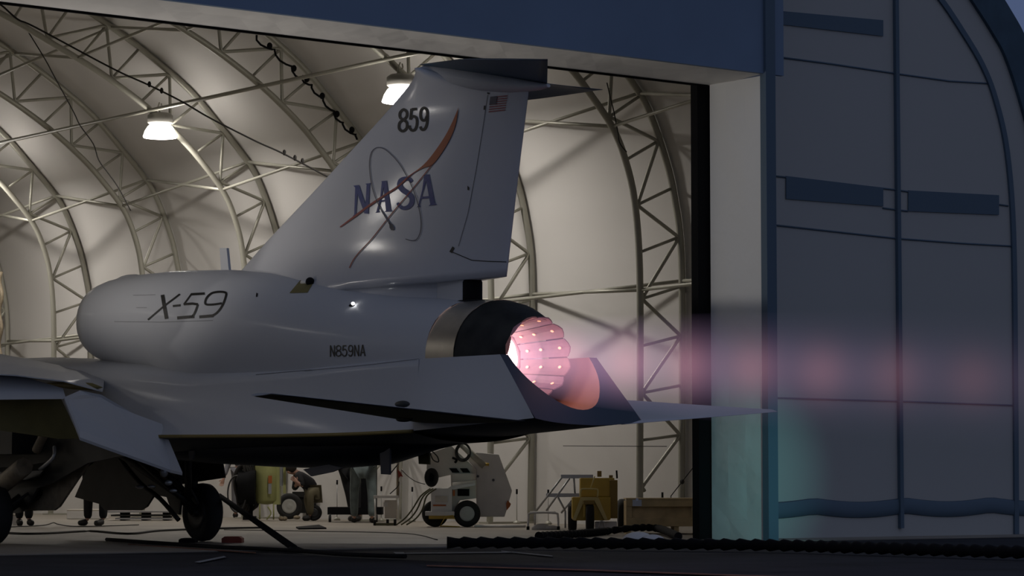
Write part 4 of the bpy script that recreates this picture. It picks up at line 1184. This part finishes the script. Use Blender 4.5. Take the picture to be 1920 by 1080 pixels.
# chocks
g0 = Vector((XC + 1.2, 26.75, 0))
def chock(c, d, m, label):
    mb = MB(); mb.plate([c + RH * d[0] / 2 * s1 + ZU * z for s1, z in ((-1, 0), (1, 0), (1, d[2] * .7), (.7, d[2]), (-.7, d[2]), (-1, d[2] * .7))], FH * d[1]); tag(mb.build('wheel_chock', m), label, 'wheel chock', 'wheel chocks')
chock(gp(434, 1018), (.22, .3, .07), 'red', 'red wheel chock on the right of the visible main wheel')
chock(gp(350, 1018), (.18, .3, .05), 'black', 'black wheel chock at the left foot of the visible main wheel')
# tie-down bar
a = pd(412, 930, 31.3); b = gp(552, 1035)
t = empty('tie_down_bar', (b.x, b.y, 0), 'long black bar slanting from the main gear down to the apron', 'bar')
mb = MB(); mb.tube([a, b + ZU * .035], [.030, .036], 10); mb.build('bar', 'black', t)
mb = MB(); mb.lathe(b, (0, 0, 1), [(0, .10), (.03, .09), (.05, .04)], 14); mb.build('anchor_foot', 'black', t)
# floor cables and mat
def fcable(pts, label, r=.012, m='cable', name='floor_cable', cat='cable'):
    mb = MB(); mb.tube(smooth_path([gp(a, b) + ZU * r for a, b in pts], 6), r, 6); tag(mb.build(name, m), label, cat)
fcable([(0, 1000), (40, 1003), (90, 1002), (170, 998), (240, 1003), (300, 997), (400, 993), (500, 991)], 'dark cable lying on the floor left of the main wheel', .016)
fcable([(18, 989), (80, 986), (100, 981), (110, 984), (140, 988), (200, 987), (260, 985)], 'thin looping cable on the floor by the left boots', .008)
fcable([(200, 1015), (300, 1022), (420, 1030), (560, 1037), (650, 1044), (760, 1048)], 'black strap lying on the apron under the nose of the tie-down bar', .022, 'black')
fcable([(420, 994), (600, 997), (760, 1001), (820, 1013)], 'thin dark cable crossing the hangar floor under the belly', .006)
mb = MB(); mb.plate([gp(555, 990), gp(598, 986), gp(612, 992), gp(560, 993)], (0, 0, .02)); tag(mb.build('floor_mat', 'black'), 'small black mat on the floor below the trailer', 'mat')
# long low boxes and cases far left under the nose
D = DG(976)
t = root('equipment_case', 190, D + 2, 'pale long equipment case behind the standing legs at left', 'case'); plo(rect(125, 958, 196, 973), D + 2, .5, 'case_body', 'white', t, .01); plo(rect(125, 955, 196, 958), D + 2, .5, 'case_lid', 'cream', t, .01)
t = root('flat_pallet', 255, D, 'dark flat pallet stack on the floor left of the main wheel', 'pallet')
for i, y in enumerate((958, 965, 971)): plo(rect(200 + 8 * i, y, 320, y + 3), D, .7, 'pallet_board', 'gear' if i % 2 else 'alu', t)
for a in (225, 265, 305): plo(rect(a, 958, a + 10, 975.5), D + .05, .6, 'pallet_block', 'black', t)
D = DG(984)
t = root('supply_box', 28, D, 'small white box on the floor at the left edge', 'box'); plo(rect(23, 966, 34, 985), D, .2, 'box_body', 'white', t, .005); plo(rect(23, 965, 34, 967), D - .005, .21, 'box_lid', 'cream', t)
# floor paint
mb = MB(); mb.plate([gp(738, 1036), gp(757, 1036), gp(760, 1038.5), gp(742, 1038.5)], ZU * .003); mb.plate([gp(760, 1037), gp(960, 1035), gp(960, 1036.2), gp(760, 1038.2)], ZU * .003); struct(mb.build('floor_marking', 'line_white'))
mb = MB(); mb.plate([gp(940, 1033), gp(1036, 1042), gp(1036, 1044), gp(940, 1034)], ZU * .003); struct(mb.build('floor_marking', 'line_white'))
mb = MB(); mb.plate([gp(365, 1054), gp(420, 1043), gp(424, 1045), gp(375, 1055)], ZU * .003); struct(mb.build('floor_marking', 'line_white'))
mb = MB(); mb.plate([gp(800, 1060), gp(1100, 1068), gp(1500, 1082), gp(1500, 1084.5), gp(1100, 1070), gp(800, 1061.5)], ZU * .003); struct(mb.build('floor_marking', 'line_orange'))
mb = MB(); mb.plate([gp(240, 1020), gp(480, 1036), gp(480, 1037.5), gp(240, 1021.2)], ZU * .003); struct(mb.build('floor_marking', 'line_orange'))

# hanging cables under the roof
mb = MB(); mb.tube(smooth_path([on(1, 37.2, a, b) for a, b in [(-40, -14), (0, 8), (33, 36), (68, 52), (210, 128), (280, 160), (340, 190), (395, 222), (480, 265), (533, 289), (640, 345)]], 5), .014, 6)
for q in [(280, 158), (303, 170), (533, 286), (553, 296), (567, 302)]: mb.blob(on(1, 37.2, *q), (.03, .03, .05), 8, 5)
tag(mb.build('hanging_cable', 'cable'), 'long dark cable sagging from upper left to the fin past the lit lamp', 'cable')
mb = MB(); mb.tube(smooth_path([on(1, 44.6, a, b) for a, b in [(52, 58), (85, 112), (100, 140), (137, 208), (150, 235), (175, 270), (185, 300), (203, 325)]] + [on(1, 44.6, 222, 352), on(1, 44.6, 245, 395)], 4), .011, 6)
tag(mb.build('hanging_cable', 'cable'), 'thin dark cable hanging down the second visible arch at left', 'cable')
P = []; cC = [(480, 66), (520, 98), (556, 133), (575, 148), (600, 175), (625, 205), (645, 230), (672, 254)]
cc = smooth_path([on(1, 38.9, a, b) for a, b in cC], 6)
for i, p in enumerate(cc): P.append(p + Vector((0, -.02, -.10 * abs(math.sin(i * .62)))) + Vector((-.05 * math.sin(i * 1.25), 0, 0)))
mb = MB(); mb.tube(P, .018, 6)
for i in range(4, len(cc), 7): mb.blob(cc[i], (.05, .05, .06), 8, 5)
tag(mb.build('clipped_cable', 'black'), 'black cable looped along the arch just left of the fin top', 'cable')
mb = MB(); mb.tube(smooth_path([on(1, 31.4, a, b) for a, b in [(1138, 155), (1146, 190), (1150, 205), (1158, 245), (1162, 268), (1175, 285)]], 4), .009, 6); tag(mb.build('hanging_cable', 'cable'), 'thin cable dangling inside the arch right of the fin tip', 'cable')
mb = MB(); p = on(0, 26.2, 2, 510); q_ = on(0, 26.2, 2, 700)
mb.tube([p + Vector((0, .06 * math.sin(i), (q_.z - p.z) * i / 20)) for i in range(21)], .04, 8); tag(mb.build('cable_drop', 'beige'), 'bundled cable drop on the wall at the left edge', 'cable')


# ------------------------------------------------------------------ people
def skinobj(name, verts, edges, radii, m, parent, sub=1):
    me = bpy.data.meshes.new(name); off = wloc(parent); me.from_pydata([Vector(v) - off for v in verts], edges, [])
    o = bpy.data.objects.new(name, me); COL.objects.link(o); o.parent = parent; me.materials.append(M[m])
    sk = o.modifiers.new('skin', 'SKIN'); sk.use_smooth_shade = True
    lay = me.skin_vertices[0] if me.skin_vertices else None
    if lay is None:
        bm = bmesh.new(); bm.from_mesh(me); bm.verts.layers.skin.verify(); bm.to_mesh(me); bm.free(); lay = me.skin_vertices[0]
    for i, r in enumerate(radii): lay.data[i].radius = (r, r)
    lay.data[0].use_root = True
    sb = o.modifiers.new('sub', 'SUBSURF'); sb.levels = sub; sb.render_levels = sub
    return o


def person(px, py, J, label, top='cloth_gr', legs='jeans', sleeves=True):
    """J: joints in metres as (right, away, up) about the ground point"""
    D = DG(py); g = at(px, D); r = empty('person', g, label, 'person')
    W_ = {k: g + RH * v[0] + FH * v[1] + ZU * v[2] for k, v in J.items()}
    V, Ed, Rd, ix = [], [], [], {}
    def add(k, p, rad, par=None):
        ix[k] = len(V); V.append(p); Rd.append(rad)
        if par: Ed.append((ix[par], ix[k]))
    add('hip', W_['hip'], .09); add('chest', W_['chest'], .09, 'hip'); add('neck', W_['neck'], .055, 'chest')
    hd = W_['head']; up = (hd - W_['neck']).normalized(); face = (g + RH * J['look'][0] + FH * J['look'][1] + ZU * J['look'][2] - g).normalized()
    add('jaw', W_['neck'].lerp(hd, .5) + face * .03, .065, 'neck'); add('head', hd, .092, 'jaw'); add('crown', hd + up * .08, .07, 'head')
    add('nose', hd + face * .115 - up * .01, .013, 'head')
    for s in 'LR':
        add('sh' + s, W_['sh' + s], .045, 'chest'); add('el' + s, W_['el' + s], .043, 'sh' + s); add('wr' + s, W_['wr' + s], .029, 'el' + s)
        d = (W_['wr' + s] - W_['el' + s]).normalized(); side = d.cross(FH); side = side.normalized() if side.length > .1 else RH
        nrm = d.cross(side).normalized()
        palm = W_['wr' + s] + d * .07; add('pa' + s, palm, .034, 'wr' + s)
        for i, (w, ln) in enumerate([(-.03, .065), (-.01, .075), (.01, .07), (.03, .055)]):
            b = palm + side * w + d * .03; add('f%d' % i + s, b, .0095, 'pa' + s); add('g%d' % i + s, b + d * ln * .5 + nrm * .01, .009, 'f%d' % i + s); add('h%d' % i + s, b + d * ln * .8 + nrm * .035, .008, 'g%d' % i + s)
        b = W_['wr' + s] + d * .045 - side * .04; add('t' + s, b, .011, 'pa' + s); add('u' + s, b + d * .035 - side * .025 + nrm * .012, .0095, 't' + s)
        add('le' + s, W_['hp' + s], .07, 'hip'); add('kn' + s, W_['kn' + s], .055, 'le' + s); add('an' + s, W_['an' + s], .032, 'kn' + s); add('to' + s, W_['to' + s].lerp(W_['an' + s], .3), .018, 'an' + s)
    skinobj('body', V, Ed, Rd, 'flesh', r)
    tv = [W_['hip'], W_['hpL'], W_['knL'], W_['anL'], W_['hpR'], W_['knR'], W_['anR']]
    skinobj('trousers', tv, [(0, 1), (1, 2), (2, 3), (0, 4), (4, 5), (5, 6)], [.15, .11, .082, .068, .11, .082, .068], legs, r)
    jv = [W_['hip'].lerp(W_['chest'], .02), W_['chest'], W_['neck'] - up * .03]; je = [(0, 1), (1, 2)]; jr = [.155, .17, .08]
    for s in 'LR':
        k = len(jv); jv += [W_['sh' + s], W_['el' + s], W_['wr' + s].lerp(W_['el' + s], .12)]; je += [(1, k), (k, k + 1), (k + 1, k + 2)]; jr += [.082, .060, .044]
    skinobj('jacket', jv, je, jr, top, r)
    for s in 'LR':
        skinobj('shoe', [W_['an' + s] - ZU * .01, W_['an' + s] - ZU * .035 + (W_['to' + s] - W_['an' + s]) * .4, W_['to' + s]], [(0, 1), (1, 2)], [.062, .058, .046], 'shoe', r)
    mb = MB(); mb.blob(hd + up * .035 - face * .02, (.098, .098, .10)); mb.build('hair', 'hair', r)
    return r


def stand(f=0, arms=None, step=.1, face=1, wide=.11):
    J = dict(hip=(0, 0, .93), chest=(0, .0, 1.28), neck=(0, 0, 1.47), head=(0, 0, 1.64), look=(0, face, 0),
             shL=(-.19, 0, 1.40), elL=(-.26, 0, 1.12), wrL=(-.27, -.02, .87), shR=(.19, 0, 1.40), elR=(.26, 0, 1.12), wrR=(.27, -.02, .87),
             hpL=(-wide * .8, 0, .86), knL=(-wide, step * .4, .49), anL=(-wide, step, .09), toL=(-wide - .02, step + face * .17, .045),
             hpR=(wide * .8, 0, .86), knR=(wide, -step * .4, .49), anR=(wide, -step, .09), toR=(wide + .02, -step + face * .17, .045))
    if arms: J.update(arms)
    return J


# person behind the hose reel reaching down: forearm and hand visible
J = stand(arms=dict(shL=(-.14, -.05, 1.36), elL=(-.21, -.12, 1.06), wrL=(-.31, -.16, .74), shR=(.2, 0, 1.38), elR=(.3, -.1, 1.15), wrR=(.25, -.25, 1.0)))
J['look'] = (.3, -1, 0)
person(452, 971, J, 'person in grey long sleeves standing behind the black hose reel, hand lowered', 'cloth_gr', 'cloth_gr')
# person in jeans
ARM = dict(elL=(-.27, -.08, 1.14), wrL=(-.12, -.3, 1.22), elR=(.27, -.08, 1.14), wrR=(.12, -.3, 1.22))
person(681, 980, stand(step=.12, wide=.15, arms=ARM), 'person in faded jeans standing behind the platform dolly', 'cloth_dk', 'jeans')
# person striding, dark trousers
J = stand(step=.05, arms=ARM); J.update(knR=(.13, -.02, .50), anR=(.18, .02, .09), toR=(.10, -.12, .045), knL=(.0, 0, .5), anL=(.06, .12, .09), toL=(-.02, .25, .045))
person(655, 977, J, 'person in black trousers stepping just left of the faded jeans', 'cloth_dk', 'cloth_dk')
# crouching person at the trailer
J = dict(hip=(.19, .05, .52), chest=(-.02, .05, .74), neck=(-.15, .03, .84), head=(-.23, 0, .89), look=(-.7, -.5, -.5), shL=(-.12, .2, .76), elL=(-.20, .15, .55), wrL=(-.15, -.05, .62), shR=(-.10, -.14, .76), elR=(-.02, -.24, .60), wrR=(-.10, -.22, .66),
         hpL=(.16, .1, .48), knL=(.02, .15, .42), anL=(.10, .12, .09), toL=(-.06, .10, .045), hpR=(.16, -.08, .48), knR=(.10, -.22, .50), anR=(.10, -.1, .09), toR=(-.04, -.16, .045))
person(572, 976, J, 'person in olive trousers crouching over the trailer with the white-rimmed wheel', 'cloth_dk', 'cloth_ol')
# people seen from the knees down at left
J = stand(face=-1, step=.05, wide=.14); J.update(toL=(-.26, -.05, .045), toR=(.04, -.22, .045)); J['knL'] = (-.10, 0, .48); J['anL'] = (-.1, -.02, .09)
person(178, 985, J, 'person with dark trousers and worn boots standing behind the gear bay', 'cloth_dk', 'cloth_dk')
J = stand(face=-1, step=.04, wide=.08); J.update(toL=(-.02, -.2, .045), toR=(.17, -.16, .045))
person(46, 985, J, 'person in black boots beside the small white box at far left', 'cloth_dk', 'cloth_dk')
